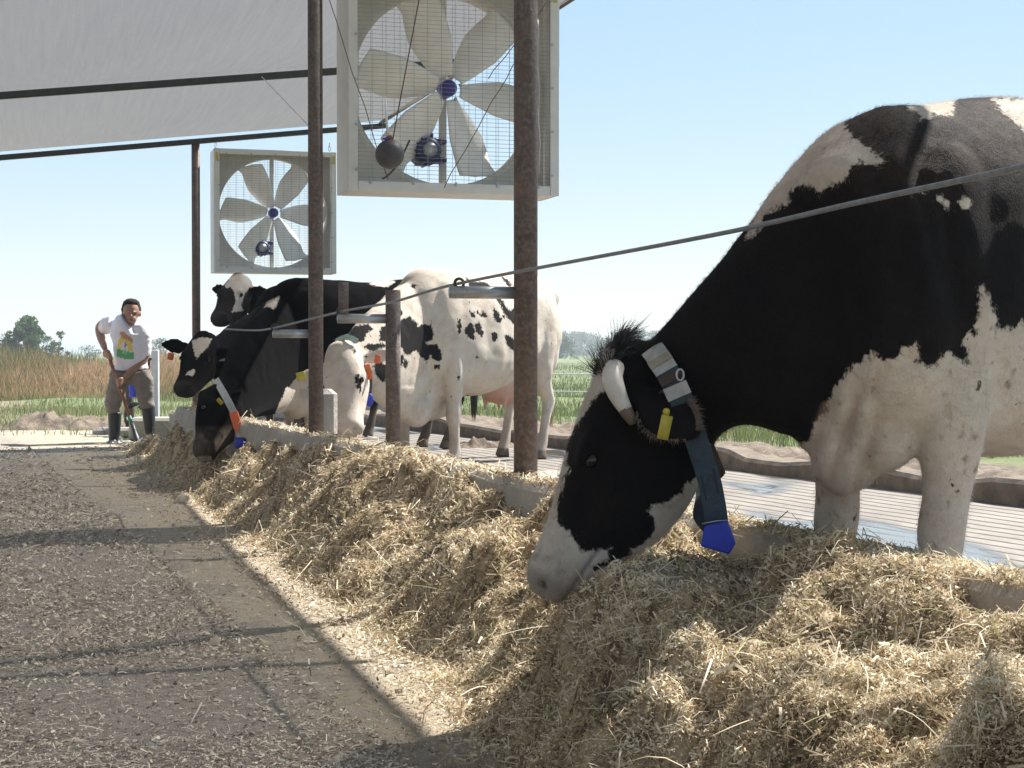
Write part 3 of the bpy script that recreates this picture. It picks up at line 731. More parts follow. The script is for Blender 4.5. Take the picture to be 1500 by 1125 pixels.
    bl = np.clip((co[:, 2] - 1.15) / .25, 0, 1) * bleach if bleach >= 0 else np.full(len(co), bleach)
    body = mk('body', co, fa, M_coat, root, attrs={'patch': np.clip(sd1, -1, 1), 'tint': tint, 'sunbleach': bl}, world=False)
    for s_ in (-1, 1):
        e = MB().ell(Hp((.262, s_ * (.102 * hwm + (.006 if hwm > 1 else 0)), .010)), (.021 * hs, .016 * hs, .017 * hs), HM, 16, 10); e.build('eye', M_eye, root, world=False)
    if tail:
        sw = MB()
        for k in range(60):
            a_ = RS.rand() * 6.3; r_ = .035 * RS.rand() ** .5; p0 = np.array([-1.72 + r_ * .3 * math.cos(a_), .01 + r_ * .3 * math.sin(a_), .62 - .08 * RS.rand()])
            p1 = np.array([-1.72 + r_ * math.cos(a_), .01 + r_ * math.sin(a_), .48]); p2 = np.array([-1.72 + r_ * .7 * math.cos(a_), .01 + r_ * .7 * math.sin(a_), .34 - .12 * RS.rand()])
            sw.tube([p0, p1, p2], [.005, .006, .001], 4, False)
        sw.build('tail_switch', M_hair_w if white else M_hair_b, root, world=False)
    return root, Hp, HM, HW, earinfo, body, wor, loc

def ear_tag(root, Hp, HM, info, mat, name='ear_tag', w=.03, h=.055, drop=.03, off=None, text=None):
    p, axn, wv, nv = info
    c = Hp(p + nv * (.018 if off is None else off)) if off is None or isinstance(off, float) else Hp(p + np.array(off))
    M_ = HM @ np.array([wv, nv, axn]).T
    mb = MB(); mb.box(c - np.array([0, 0, drop]), (w, .005, h), M=np.array(Matrix.Rotation(0, 3, 'Z')) if False else HM @ np.array([np.array([.0, .3, .95]) / 1.0, np.array([.1, .95, -.3]), np.array([1.0, -.1, 0])]).T, bev=.002)
    mb.ell(c, (.010, .010, .010), nu=10, nv=6)
    return mb.build(name, mat, root, world=False, smooth=False)

def band(rows, wid, thick, n=None):
    """strap through world points rows, wid across given direction"""
    pass
def strap(name, pts, across, wd, th, mat, parent, closed=False, sub=6):
    P = spline([list(p) for p in pts], sub); across = np.asarray(across, float); across = across / np.linalg.norm(across) if across.ndim == 1 else across
    T = np.gradient(P, axis=0); T /= np.linalg.norm(T, axis=1)[:, None]; v = []; n = len(P)
    for i in range(n):
        ac = across if across.ndim == 1 else across[min(i // sub, len(across) - 1)]
        ac = ac - T[i] * ac.dot(T[i]); ac /= np.linalg.norm(ac); nn = np.cross(T[i], ac)
        for a_, b_ in ((-1, -1), (1, -1), (1, 1), (-1, 1)): v.append(P[i] + ac * a_ * wd / 2 + nn * b_ * th / 2)
    f = [(i * 4 + k, i * 4 + (k + 1) % 4, (i + 1) * 4 + (k + 1) % 4, (i + 1) * 4 + k) for i in range(n - 1) for k in range(4)] + [(3, 2, 1, 0), tuple(range(n * 4 - 4, n * 4))]
    return mk(name, v, f, mat, parent, smooth=False)

# ---- the near cow ----
polys = [
 [(1095, 352), (1105, 300), (1120, 240), (1170, 180), (1225, 165), (1236, 172), (1240, 190), (1256, 206), (1275, 218), (1298, 240), (1280, 246), (1262, 236), (1248, 243), (1241, 258), (1222, 268), (1205, 278), (1198, 283), (1186, 271), (1160, 274), (1154, 302), (1140, 304), (1122, 313), (1108, 340)],
 [(1326, 145), (1332, 158), (1342, 164), (1350, 174), (1362, 176), (1368, 166), (1395, 170), (1399, 145)],
 [(1452, 145), (1470, 165), (1500, 192), (1560, 230), (1560, 145)],
 [(1352, 283), (1372, 290), (1392, 307), (1396, 302), (1378, 287)], [(1404, 298), (1410, 287), (1418, 292), (1420, 304), (1408, 305)],
 [(1164, 655), (1168, 646), (1186, 648), (1192, 620), (1207, 610), (1214, 590), (1226, 560), (1237, 556), (1238, 540), (1262, 530), (1280, 515), (1292, 525), (1310, 524), (1322, 512), (1342, 504), (1343, 528), (1352, 536), (1366, 540), (1377, 520), (1390, 516), (1402, 526), (1412, 534), (1416, 518), (1411, 500), (1414, 488), (1428, 492), (1430, 465), (1434, 440), (1438, 418), (1446, 430), (1456, 455), (1461, 478), (1478, 482), (1500, 472), (1600, 470), (1600, 900), (1000, 900), (1140, 760)],
 [(1030, 655), (1044, 655), (1058, 664), (1072, 650), (1094, 637), (1105, 640), (1070, 690), (1040, 690)],
 # head
 [(740, 880), (750, 800), (800, 700), (822, 668), (829, 664), (832, 690), (822, 715), (817, 740), (817, 768), (832, 778), (842, 790), (852, 806), (876, 806), (892, 803), (886, 822), (866, 835), (905, 826), (925, 808), (955, 783), (960, 768), (951, 750), (962, 738), (985, 728), (1004, 713), (1013, 702), (1024, 694), (1030, 720), (1010, 780), (950, 840), (860, 890)],
 [(838, 632), (852, 612), (862, 596), (876, 580), (888, 560), (892, 545), (900, 530), (910, 515), (870, 500), (840, 540), (842, 600)]]
blk_holes = [[(1430, 470), (1450, 462), (1458, 520), (1456, 560), (1442, 590), (1430, 560), (1423, 535), (1432, 530)]]
pol = W(922, 541, 4.27); muz = W(800, 826, 4.22)
hfwd = muz - pol
headN = (pol, hfwd, np.cross(hfwd, np.array([.05, -1, .0])) )
if headN[2][0] > 0: headN = (pol, hfwd, -headN[2])
neckN = [(W(1330, 200, 4.35), W(1300, 640, 4.2), .20), (W(1238, 172, 4.28), W(1225, 655, 4.15), .20), (W(1160, 245, 4.25), W(1160, 640, 4.12), .175), (W(1075, 370, 4.24), W(1092, 622, 4.15), .145),
         (W(1000, 452, 4.26), W(1050, 640, 4.2), .12), (W(950, 502, 4.28), W(1030, 680, 4.24), .11), (W(915, 535, 4.29), W(1000, 690, 4.26), .09)]
legsN = dict(fl=(.02, .185), fr=(-.02, -.165))
TN = [list(r) for r in TORSO]
for i_, z_ in ((9, 1.40), (8, 1.475), (7, 1.505), (6, 1.545), (5, 1.57), (4, 1.575), (3, 1.56), (2, 1.53)): TN[i_][1] = z_
for i_ in (4, 5, 6, 7): TN[i_][2] += .05
nearcow = cow('dairy_cow', 1303, 4.22, 42, 'large black and white horned cow in the foreground, eating with head lowered over the curb', headN, neckN, .0095, polys, None,
    ears=[((.06, .11, -.03), (.115, .26, -.17), (0, 1, -.25), 1.08), ((.07, -.10, -.07), (.09, -.26, -.12))], legs=legsN, torso=TN,
    brisket=[(W(1238, 660, 4.12), (.11, .08, .115)), (W(1285, 620, 4.12), (.12, .11, .13)), (W(1208, 600, 4.12), (.10, .09, .12)), (W(1262, 550, 4.12), (.16, .15, .18))], bleach=.8, group='dairy cows at the feed curb')
r_, Hp, HM, HW, ei, body_, wor_, loc_ = nearcow
# ear hair edge, horn, forelock
def horn(root, Hp, s_, k=1.0):
    q = spline([(.02, s_ * .075, .045, .030), (.05, s_ * .115, .045, .031), (.085, s_ * .140, .020, .028), (.115, s_ * .150, -.015, .020)], 4)
    h = MB().tube([Hp(x[:3]) for x in q], q[:, 3] * k, 14).build('horn', M_horn, root, world=False)
    q2 = spline([(.112, s_ * .1495, -.010, .0205), (.125, s_ * .150, -.028, .018), (.140, s_ * .148, -.045, .010)], 3)
    MB().tube([Hp(x[:3]) for x in q2], q2[:, 3] * k, 12).build('horn_tip', M_horntip, h, world=False)
horn(r_, Hp, 1, .86); horn(r_, Hp, -1, .86)
def hairs(name, root, pts, dirs, ln, rad, mat, seed=3):
    rr = np.random.RandomState(seed); v, f = [], []; o = 0
    for p, d in zip(pts, dirs):
        L_ = ln * (.5 + rr.rand()); d = d / np.linalg.norm(d); s_ = np.cross(d, rr.randn(3)); s_ /= np.linalg.norm(s_); c_ = rr.randn(3) * .18 * L_
        for k in range(5):
            q = k / 4; c0 = p + d * L_ * q + c_ * q * q; w_ = rad * (1 - q * .85); v += [c0 - s_ * w_, c0 + s_ * w_]
        for k in range(4): b = o + k * 2; f.append((b, b + 1, b + 3, b + 2))
        o += 10
    return mk(name, v, np.array(f), mat, root, world=False)
pts, dirs = [], []
Minv = np.linalg.inv(np.array(RM[r_.name]))[:3, :3]
for k in range(1500):
    y = RS.uniform(-.08, .08); x = RS.uniform(-.075, .045); p = Hp((x, y, .075 - abs(y) * .25 - max(0, x - .02) * .3)); wd_ = np.array([.22 + .28 * RS.randn() - x * 8, -.1 + .3 * RS.randn(), .40 + .14 * RS.randn()])
    pts.append(p - Minv @ np.array([0, 0, .01])); dirs.append(Minv @ wd_)
hairs('forelock', r_, pts, dirs, .058, .0012, M_hair_b)
def coat_hair(body, n, ln, wd, seed=4):
    me = body.data; nv = len(me.vertices); co = np.empty(nv * 3, np.float32); me.vertices.foreach_get('co', co); co = co.reshape(-1, 3).astype(float)
    no = np.empty(nv * 3, np.float32); me.vertices.foreach_get('normal', no); no = no.reshape(-1, 3).astype(float)
    pa = np.empty(nv, np.float32); me.attributes['patch'].data.foreach_get('value', pa); ti = np.empty(nv * 4, np.float32); me.attributes['tint'].data.foreach_get('color', ti); ti = ti.reshape(-1, 4)
    bl = np.empty(nv, np.float32); me.attributes['sunbleach'].data.foreach_get('value', bl)
    rr = np.random.RandomState(seed); i = rr.randint(0, nv, n); P = co[i] + rr.randn(n, 3) * .003; N = no[i]
    k = (co[i][:, 2] > .12) & (co[i][:, 0] > -1.2); i, P, N = i[k], P[k], N[k]; n = len(i)
    g_ = np.array([-.75, 0, -.65]) + rr.randn(n, 3) * .22 + np.stack([vnoise(P[:, 0] * 6, P[:, 2] * 6, 3) * .9, P[:, 0] * 0, vnoise(P[:, 0] * 6, P[:, 2] * 6, 8) * .9], 1)
    T = g_ - N * (g_ * N).sum(1)[:, None]; T /= np.linalg.norm(T, axis=1)[:, None]; T = T + N * (.16 + .12 * rr.rand(n))[:, None]; B = np.cross(N, T); B /= np.linalg.norm(B, axis=1)[:, None]
    L_ = (ln * (.6 + .8 * rr.rand(n)))[:, None]; v = np.stack([P - B * wd / 2 - N * .002, P + B * wd / 2 - N * .002, P + T * L_], 1).reshape(-1, 3); f = np.arange(n * 3).reshape(-1, 3)
    mk('coat_hair', v, f, M_coat, body.parent, world=False, attrs={'patch': np.repeat(pa[i], 3), 'tint': np.repeat(ti[i], 3, 0), 'sunbleach': np.repeat(bl[i], 3)})
coat_hair(body_, 220000, .014, .0011)
# hairy rim of the near ear
b_, t_ = np.array((.06, .11, -.03)), np.array((.115, .26, -.17)); ax = t_ - b_; axn = ax / np.linalg.norm(ax); wv = np.cross(axn, (0, 1, -.25)); wv /= np.linalg.norm(wv)
pts, dirs = [], []
for k in range(900):
    u = RS.rand(); sd = -1 if RS.rand() < .82 else 1; hw = .072 * math.sin(math.pi * min(1, .15 + u * .8)) ** .7; c_ = b_ + ax * (.2 + .8 * u) + wv * sd * hw * RS.uniform(.8, 1.0) + np.array([0, .012, 0]) * RS.rand()
    pts.append(Hp(c_)); dirs.append(HM @ (axn * .6 + wv * sd * (.9 - .5 * u) + RS.randn(3) * .25))
hairs('ear_hair', r_, pts, dirs, .016, .0007, simple('brown_hair', (.20, .155, .13), .6), 8)
# ear tag
c_ = W(972, 610, 4.0)
tg = MB(); Mt = np.array(Matrix.Rotation(R(12), 3, 'Y')) @ np.array(Matrix.Rotation(R(35), 3, 'Z'))
tg.box(W(974, 626, 3.985), (.036, .004, .060), M=Mt, bev=.0015); tg.box(W(977, 606, 3.99), (.014, .005, .022), M=Mt, bev=.002); tg.ell(W(976, 603, 3.983), (.009, .006, .009), nu=12, nv=8)
tg.build('ear_tag', M_ytag, r_)
# collar with its pendant
ac = (.84, .0, .55)
st = strap('collar', [W(946, 504, 4.30), W(958, 516, 4.175), W(984, 556, 4.10), W(1004, 600, 4.085), W(1022, 650, 4.09), W(1038, 700, 4.10), W(1047, 745, 4.10), W(1051, 778, 4.11)], ac, .058, .006, M_strap, r_)
for off_ in (-.018, .018): strap('collar_seam', [W(1000, 592, 4.117) + np.array(ac) * off_, W(1022, 650, 4.106) + np.array(ac) * off_, W(1038, 700, 4.096) + np.array(ac) * off_, W(1050, 770, 4.103) + np.array(ac) * off_], ac, .004, .002, simple('seam', (.02, .03, .045), .8), st, sub=4)
strap('cloth_wrap', [W(946, 503, 4.296), W(958, 515, 4.170), W(972, 536, 4.125), W(977, 544, 4.113)], ac, .060, .007, M_cloth_w, st)
strap('cloth_wrap', [W(964, 524, 4.145), W(970, 533, 4.125)], ac, .062, .009, simple('sand_cloth', (.36, .32, .26), .85, 0, .3, 30, .003), st, sub=4)
strap('cloth_wrap', [W(988, 564, 4.090), W(996, 582, 4.084)], ac, .062, .010, M_cloth_w, st, sub=4)
strap('buckle', [W(979, 548, 4.106), W(986, 560, 4.093)], ac, .060, .009, M_leather, st, sub=3)
rg = MB(); cr_ = W(996, 549, 4.085) ; rg.tube([cr_ + np.array([math.cos(a) * .009, -.004, math.sin(a) * .014]) for a in np.linspace(0, 2 * math.pi, 17)], .003, 6, False); rg.build('collar_ring', M_galv, st)
strap('back_strap', [W(1049, 775, 4.13), W(1030, 752, 4.20), W(1034, 715, 4.30), W(1030, 660, 4.38), W(1005, 600, 4.42)], ac, .055, .006, M_strap, st)
lf = MB(); lf.loft([(W(1042, 640, 4.20), W(1042, 705, 4.20), .006), (W(1063, 692, 4.20), W(1057, 700, 4.20), .006)], 10); lf.build('leather_flap', M_leather, st)
pdn = MB(); a1, a2, a3, a4, a5 = (1032, 770), (1066, 762), (1078, 796), (1068, 812), (1026, 800)
fr = [W(x, y, 4.085) for x, y in (a1, a2, a3, a4, a5)]; bk = [W(x, y, 4.125) for x, y in (a1, a2, a3, a4, a5)]
pdn.add(fr + bk, [(4, 3, 2, 1, 0), (5, 6, 7, 8, 9)] + [(i, (i + 1) % 5, 5 + (i + 1) % 5, 5 + i) for i in range(5)])
pd = pdn.build('collar_transponder', M_bluetag, st, smooth=False); bvm = pd.modifiers.new('bevel', 'BEVEL'); bvm.width = .004; bvm.segments = 2
MB().tube([W(1029, 767, 4.08), W(1050, 763, 4.072), W(1066, 762, 4.09), W(1062, 762, 4.13), W(1034, 768, 4.14), W(1029, 767, 4.08)], .0018, 6).build('wire_clip', M_galv, st)

# ---- the white cow ----
pb = [[(578, 445), (586, 448), (590, 460), (584, 470), (600, 463), (612, 475), (612, 479), (620, 475), (632, 476), (636, 490), (633, 498), (622, 500), (628, 505), (640, 504), (648, 522), (646, 530), (636, 527), (630, 520), (626, 532), (614, 520), (610, 512), (600, 520), (592, 518), (586, 506), (575, 500), (556, 500), (556, 484), (562, 478), (572, 470)],
      [(546, 536), (556, 529), (566, 535), (566, 557), (560, 560), (550, 548)], oval(594, 533, 4, 7), oval(588, 528, 4, 9), oval(640, 537, 5, 4), oval(607, 419, 5, 3),
      oval(673, 479, 3, 11), oval(689, 486, 7, 13, -12), oval(702, 483, 5, 11, -20), oval(692, 461, 3, 6, -35), oval(701, 459, 2, 5, -35), oval(709, 461, 3.5, 6, -30), oval(728, 463, 5, 11, -20), oval(724, 493, 4.5, 8, -15), oval(738, 464, 2, 3),
      [(726, 438), (732, 445), (740, 462), (752, 475), (760, 470), (764, 440), (757, 448), (748, 455), (742, 450), (734, 436)], [(738, 490), (746, 492), (756, 498), (768, 500), (768, 516), (750, 513), (742, 505)],
      [(680, 404), (692, 412), (712, 413), (722, 421), (700, 423), (688, 420)], [(735, 405), (744, 410), (750, 420), (746, 421), (738, 412)],
      [(506, 489), (520, 477), (540, 474), (546, 482), (538, 488), (532, 500), (520, 503), (508, 497)], oval(672, 552, 2, 5), oval(519, 514, 3, 4), oval(525, 560, 4, 14, -8), oval(536, 522, 3, 2), oval(684, 587, 7, 8), oval(700, 523, 1.5, 2), oval(549, 508, 16, 5, -6), oval(428, 546, 9, 10), oval(447, 532, 14, 4, -12)]
oW = W(500, 514, 10.95)
white = cow('dairy_cow', 628, 12.0, 58, 'mostly white cow with small black spots, head hanging between two posts', (oW, (.10, -.50, -.86), (-.22, -.85, .45)),
    [(W(668, 408, 12.45), W(655, 610, 12.2), .20), (W(612, 409, 11.95), W(598, 622, 11.8), .185), (W(566, 434, 11.5), W(566, 598, 11.45), .15), (W(534, 466, 11.2), W(540, 576, 11.2), .125), (W(512, 492, 11.02), W(516, 556, 11.02), .10), (W(502, 505, 10.97), W(506, 548, 10.97), .09)],
    .014, (), pb, True, ears=[((.06, .12, -.05), (.06, .34, -.04), (0, .2, 1), 1.1), ((.06, -.12, -.05), (.17, -.40, -.05), (0, .2, 1), 1.1)], legs=dict(fl=(-.05, .20), fr=(.06, -.17), hl=(.06, .20), hr=(-.02, -.20)),
    brisket=[(W(610, 600, 11.75), (.13, .11, .13))], udder=True, bleach=.1, pinkface=True, hs=.98, hwm=1.25)
def tagbox(root, px, py, d, w_, h_, mat, name='ear_tag', rot=0):
    MB().box(W(px, py, d), (w_, .005, h_), M=np.array(Matrix.Rotation(R(rot), 3, 'Y')), bev=.0015).build(name, mat, root)
tagbox(white[0], 553, 526, 10.80, .040, .055, M_otag, rot=8); tagbox(white[0], 441, 551, 10.78, .06, .055, M_ytag, rot=-14)
st = strap('collar', [W(494, 498, 11.15), W(512, 490, 11.05), W(530, 505, 11.06), W(538, 535, 11.06), W(540, 560, 11.06), W(538, 580, 11.06)], (1, 0, .2), .05, .008, M_strap, white[0])
strap('collar_flap', [W(536, 534, 10.88), W(541, 556, 10.88)], (1, 0, .2), .05, .008, M_otag, st)
strap('collar_cloth', [W(492, 500, 11.08), W(508, 494, 10.93), W(524, 500, 10.92)], (.3, 0, 1), .035, .010, simple('pale_green_cloth', (.35, .50, .45), .8), st)
MB().ell(W(541, 586, 11.0), (.028, .012, .045)).build('collar_transponder', M_bluetag, st)

# ---- three black cows ----
g1 = 'dairy cows at the feed curb'
o1 = W(307, 584, 11.85)
b1 = cow('dairy_cow', 440, 13.7, 34, 'black cow with blue collar tag, head right down in the feed, farthest feeding', (o1, W(289, 664, 11.35) - o1, (-1, -.12, .1)),
    [(W(492, 419, 14.25), W(455, 590, 13.8), .20), (W(430, 428, 13.7), W(425, 602, 13.5), .19), (W(382, 455, 13.2), W(398, 608, 13.05), .165), (W(350, 492, 12.7), W(376, 612, 12.65), .14), (W(332, 535, 12.3), W(358, 622, 12.25), .12), (W(308, 570, 11.95), W(340, 630, 11.9), .10)],
    .015, [[(382, 447), (395, 440), (410, 434), (406, 444), (402, 453), (394, 449), (386, 450)], [(404, 604), (412, 585), (420, 566), (432, 571), (444, 567), (460, 570), (474, 566), (490, 560), (495, 680), (400, 680)], oval(357, 618, 6, 4), oval(300, 672, 12, 5), [(540, 416), (556, 408), (580, 412), (572, 419), (556, 420)]],
    ears=[((.07, .10, -.05), (.12, .18, -.22), (0, 1, -.25)), ((.07, -.10, -.07), (.09, -.26, -.12))], brisket=[(W(432, 590, 13.45), (.13, .12, .14))], bleach=-.5, hwm=1.12, hs=1.0)
tagbox(b1[0], 322, 588, 11.60, .05, .03, M_ytag, rot=50)
st = strap('collar', [W(316, 556, 11.95), W(331, 582, 11.56), W(343, 606, 11.44), W(350, 630, 11.42), W(353, 648, 11.2)], (.85, 0, .5), .05, .008, M_cloth_w, b1[0])
strap('collar_flap', [W(342, 604, 11.40), W(350, 630, 11.38)], (.85, 0, .5), .06, .012, M_otag, st)
MB().box(W(352, 649, 11.12), (.075, .03, .075), bev=.012).build('collar_transponder', M_bluetag, st)
o2 = W(299, 497, 13.95)
b2 = cow('dairy_cow', 415, 15.2, 50, 'black cow with white forehead looking this way, orange tag in its ear', (o2, (-.16, -.74, -.66), (-.06, -.6, .8)),
    [(W(452, 424, 15.5), W(440, 600, 15.2), .2), (W(400, 440, 15.0), W(400, 592, 14.9), .18), (W(360, 462, 14.6), W(362, 582, 14.6), .15), (W(328, 485, 14.25), W(334, 568, 14.3), .12), (W(308, 500, 14.05), W(316, 555, 14.1), .10)],
    .016, [[(281, 499), (296, 494), (311, 496), (304, 510), (296, 516), (288, 526), (284, 515)], oval(280, 546, 7, 4, -20)],
    ears=[((.06, .10, -.06), (.07, .29, -.09)), ((.06, -.10, -.04), (.05, -.38, -.02), (1, 0, .3), 1.2)], brisket=[], bleach=-.2, hwm=1.12)
tagbox(b2[0], 250, 522, 13.80, .05, .06, M_otag, rot=10); tagbox(b2[0], 341, 521, 12.78, .055, .05, M_ytag, rot=12)
st = strap('collar', [W(322, 528, 13.92), W(330, 527, 13.90), W(334, 534, 13.9), W(335, 542, 13.95)], (.9, 0, .3), .03, .008, simple('pale_blue_strap', (.30, .48, .55), .7), b2[0])
o3 = W(350, 411, 15.75)
b3 = cow('dairy_cow', 462, 17.0, 48, 'black cow with long white blaze holding its head high above the others', (o3, (-.20, -.80, -.60), (-.12, -.5, .8)),
    [(W(490, 424, 17.2), W(480, 560, 16.9), .2), (W(440, 424, 16.7), W(440, 545, 16.6), .17), (W(405, 425, 16.3), W(405, 520, 16.3), .14), (W(376, 421, 16.0), W(382, 480, 16.0), .11), (W(360, 415, 15.85), W(370, 462, 15.9), .09)],
    .016, [[(329, 418), (334, 410), (339, 402), (362, 400), (374, 409), (377, 422), (366, 421), (360, 428), (355, 440), (354, 450), (357, 455), (339, 458), (345, 440), (343, 428), (338, 420), (333, 423)], [(330, 478), (357, 470), (357, 490), (330, 490)]],
    ears=[((.06, .10, -.06), (.06, .31, -.07)), ((.06, -.10, -.06), (.05, -.28, -.04))], bleach=.2, hwm=1.1)
tagbox(b3[0], 401, 433, 15.75, .06, .05, M_ytag, rot=-8)

# ================= FEED AND LITTER =================
_tk = [1.0, 2.0, 2.7, 3.2, 3.7, 4.1, 4.7, 5.2, 5.6, 6.2, 7.0, 7.8, 8.5, 9.1, 9.8, 10.5, 11.2, 12.0, 13.0, 14.0, 15.2, 16.4, 17.5]
_pk = [.39, .40, .40, .37, .39, .36, .38, .42, .38, .44, .46, .44, .40, .36, .34, .33, .28, .23, .27, .27, .20, .14, .05]
_lk = [1.0, 1.10, 1.20, 1.27, 1.32, 1.36, 1.44, 1.47, 1.50, 1.53, 1.55, 1.57, 1.60, 1.64, 1.74, 1.74, 1.72, 1.78, 1.9, 1.88, 1.9, 1.95, 2.1]
def hz(l, t):
    l = np.asarray(l, float); t = np.asarray(t, float)
    P = np.interp(t, _tk, _pk); l0 = np.interp(t, _tk, _lk) + .14 * vnoise(t * 1.7, t * 0, 31) + .07 * vnoise(t * 6, l * 5, 32)
    q = np.clip((l - l0) / np.clip((2.12 - l0) * .95, .25, np.interp(t, [3.2, 4.0], [.36, .66])), 0, 1); q = q * q * (3 - 2 * q) * .25 + q * .75
    base = P * q
    lump = fbm(l * 3.0, t * 2.4, 41, 2) * .19 + fbm(l * 8, t * 8, 43, 3) * .13 + np.abs(fbm(l * 5, t * 4, 45, 2)) * .05
    z = base + lump * np.clip(q * 2.0, 0, 1) * np.clip(P / .35, .3, 1)
    z += .10 * np.exp(-(((l - 1.53) / .14) ** 2 + ((t - 3.62) / .22) ** 2)) + .06 * np.exp(-(((l - 1.38) / .16) ** 2 + ((t - 3.05) / .25) ** 2))
    z += .13 * np.exp(-(((l - 1.98) / .20) ** 2 + ((t - 3.04) / .28) ** 2)) 
    return np.where(q > 0, np.maximum(z, .0), -.01) + fbm(l * 30, t * 30, 47, 2) * .018 * (q > 0)
M_straw = attrmat('straw', [(0, (.11, .080, .05)), (.14, (.30, .225, .145)), (.34, (.50, .395, .26)), (.6, (.68, .57, .395)), (.82, (.79, .70, .52)), (.97, (.88, .81, .68)), (1, (.40, .40, .18))], .75, transl=.22)
def flakes(P, N, ln, wd, seed, tilt=.5, bend=.3, azi=None):
    """one bent two-quad strip per point; returns verts, faces, per-vertex random"""
    r = np.random.RandomState(seed); n = len(P)
    az = r.rand(n) * 2 * np.pi; T = np.stack([np.cos(az), np.sin(az), np.zeros(n)], 1); T -= N * (T * N).sum(1)[:, None]; T /= np.linalg.norm(T, axis=1)[:, None]
    e = r.randn(n) * tilt; T = T * np.cos(e)[:, None] + N * np.sin(e)[:, None]
    B = np.cross(N, T); B /= np.linalg.norm(B, axis=1)[:, None] + 1e-9; Q = np.cross(T, B)
    ro = r.randn(n) * .8; B, Q = B * np.cos(ro)[:, None] + Q * np.sin(ro)[:, None], Q * np.cos(ro)[:, None] - B * np.sin(ro)[:, None]
    ln = ln[:, None]; wd = wd[:, None]; b = (r.randn(n) * bend)[:, None] * ln
    V_ = np.stack([P - T * ln / 2 - B * wd / 2, P - T * ln / 2 + B * wd / 2, P + Q * b - B * wd / 2, P + Q * b + B * wd / 2, P + T * ln / 2 - B * wd / 2, P + T * ln / 2 + B * wd / 2], 1)
    idx = np.arange(n)[:, None] * 6
    Fq = np.concatenate([idx + np.array([0, 2, 3, 1]), idx + np.array([2, 4, 5, 3])], 1).reshape(-1, 4)
    return V_.reshape(-1, 3), Fq
def lt_world(l, t, z): return l[:, None] * V + t[:, None] * U + np.stack([l * 0, l * 0, z], 1)
def normal_of(h, l, t, e=.03):
    dl = (h(l + e, t) - h(l - e, t)) / (2 * e); dt = (h(l, t + e) - h(l, t - e)) / (2 * e)
    N = -dl[:, None] * V - dt[:, None] * U + np.array([0, 0, 1.0]); return N / np.linalg.norm(N, axis=1)[:, None]
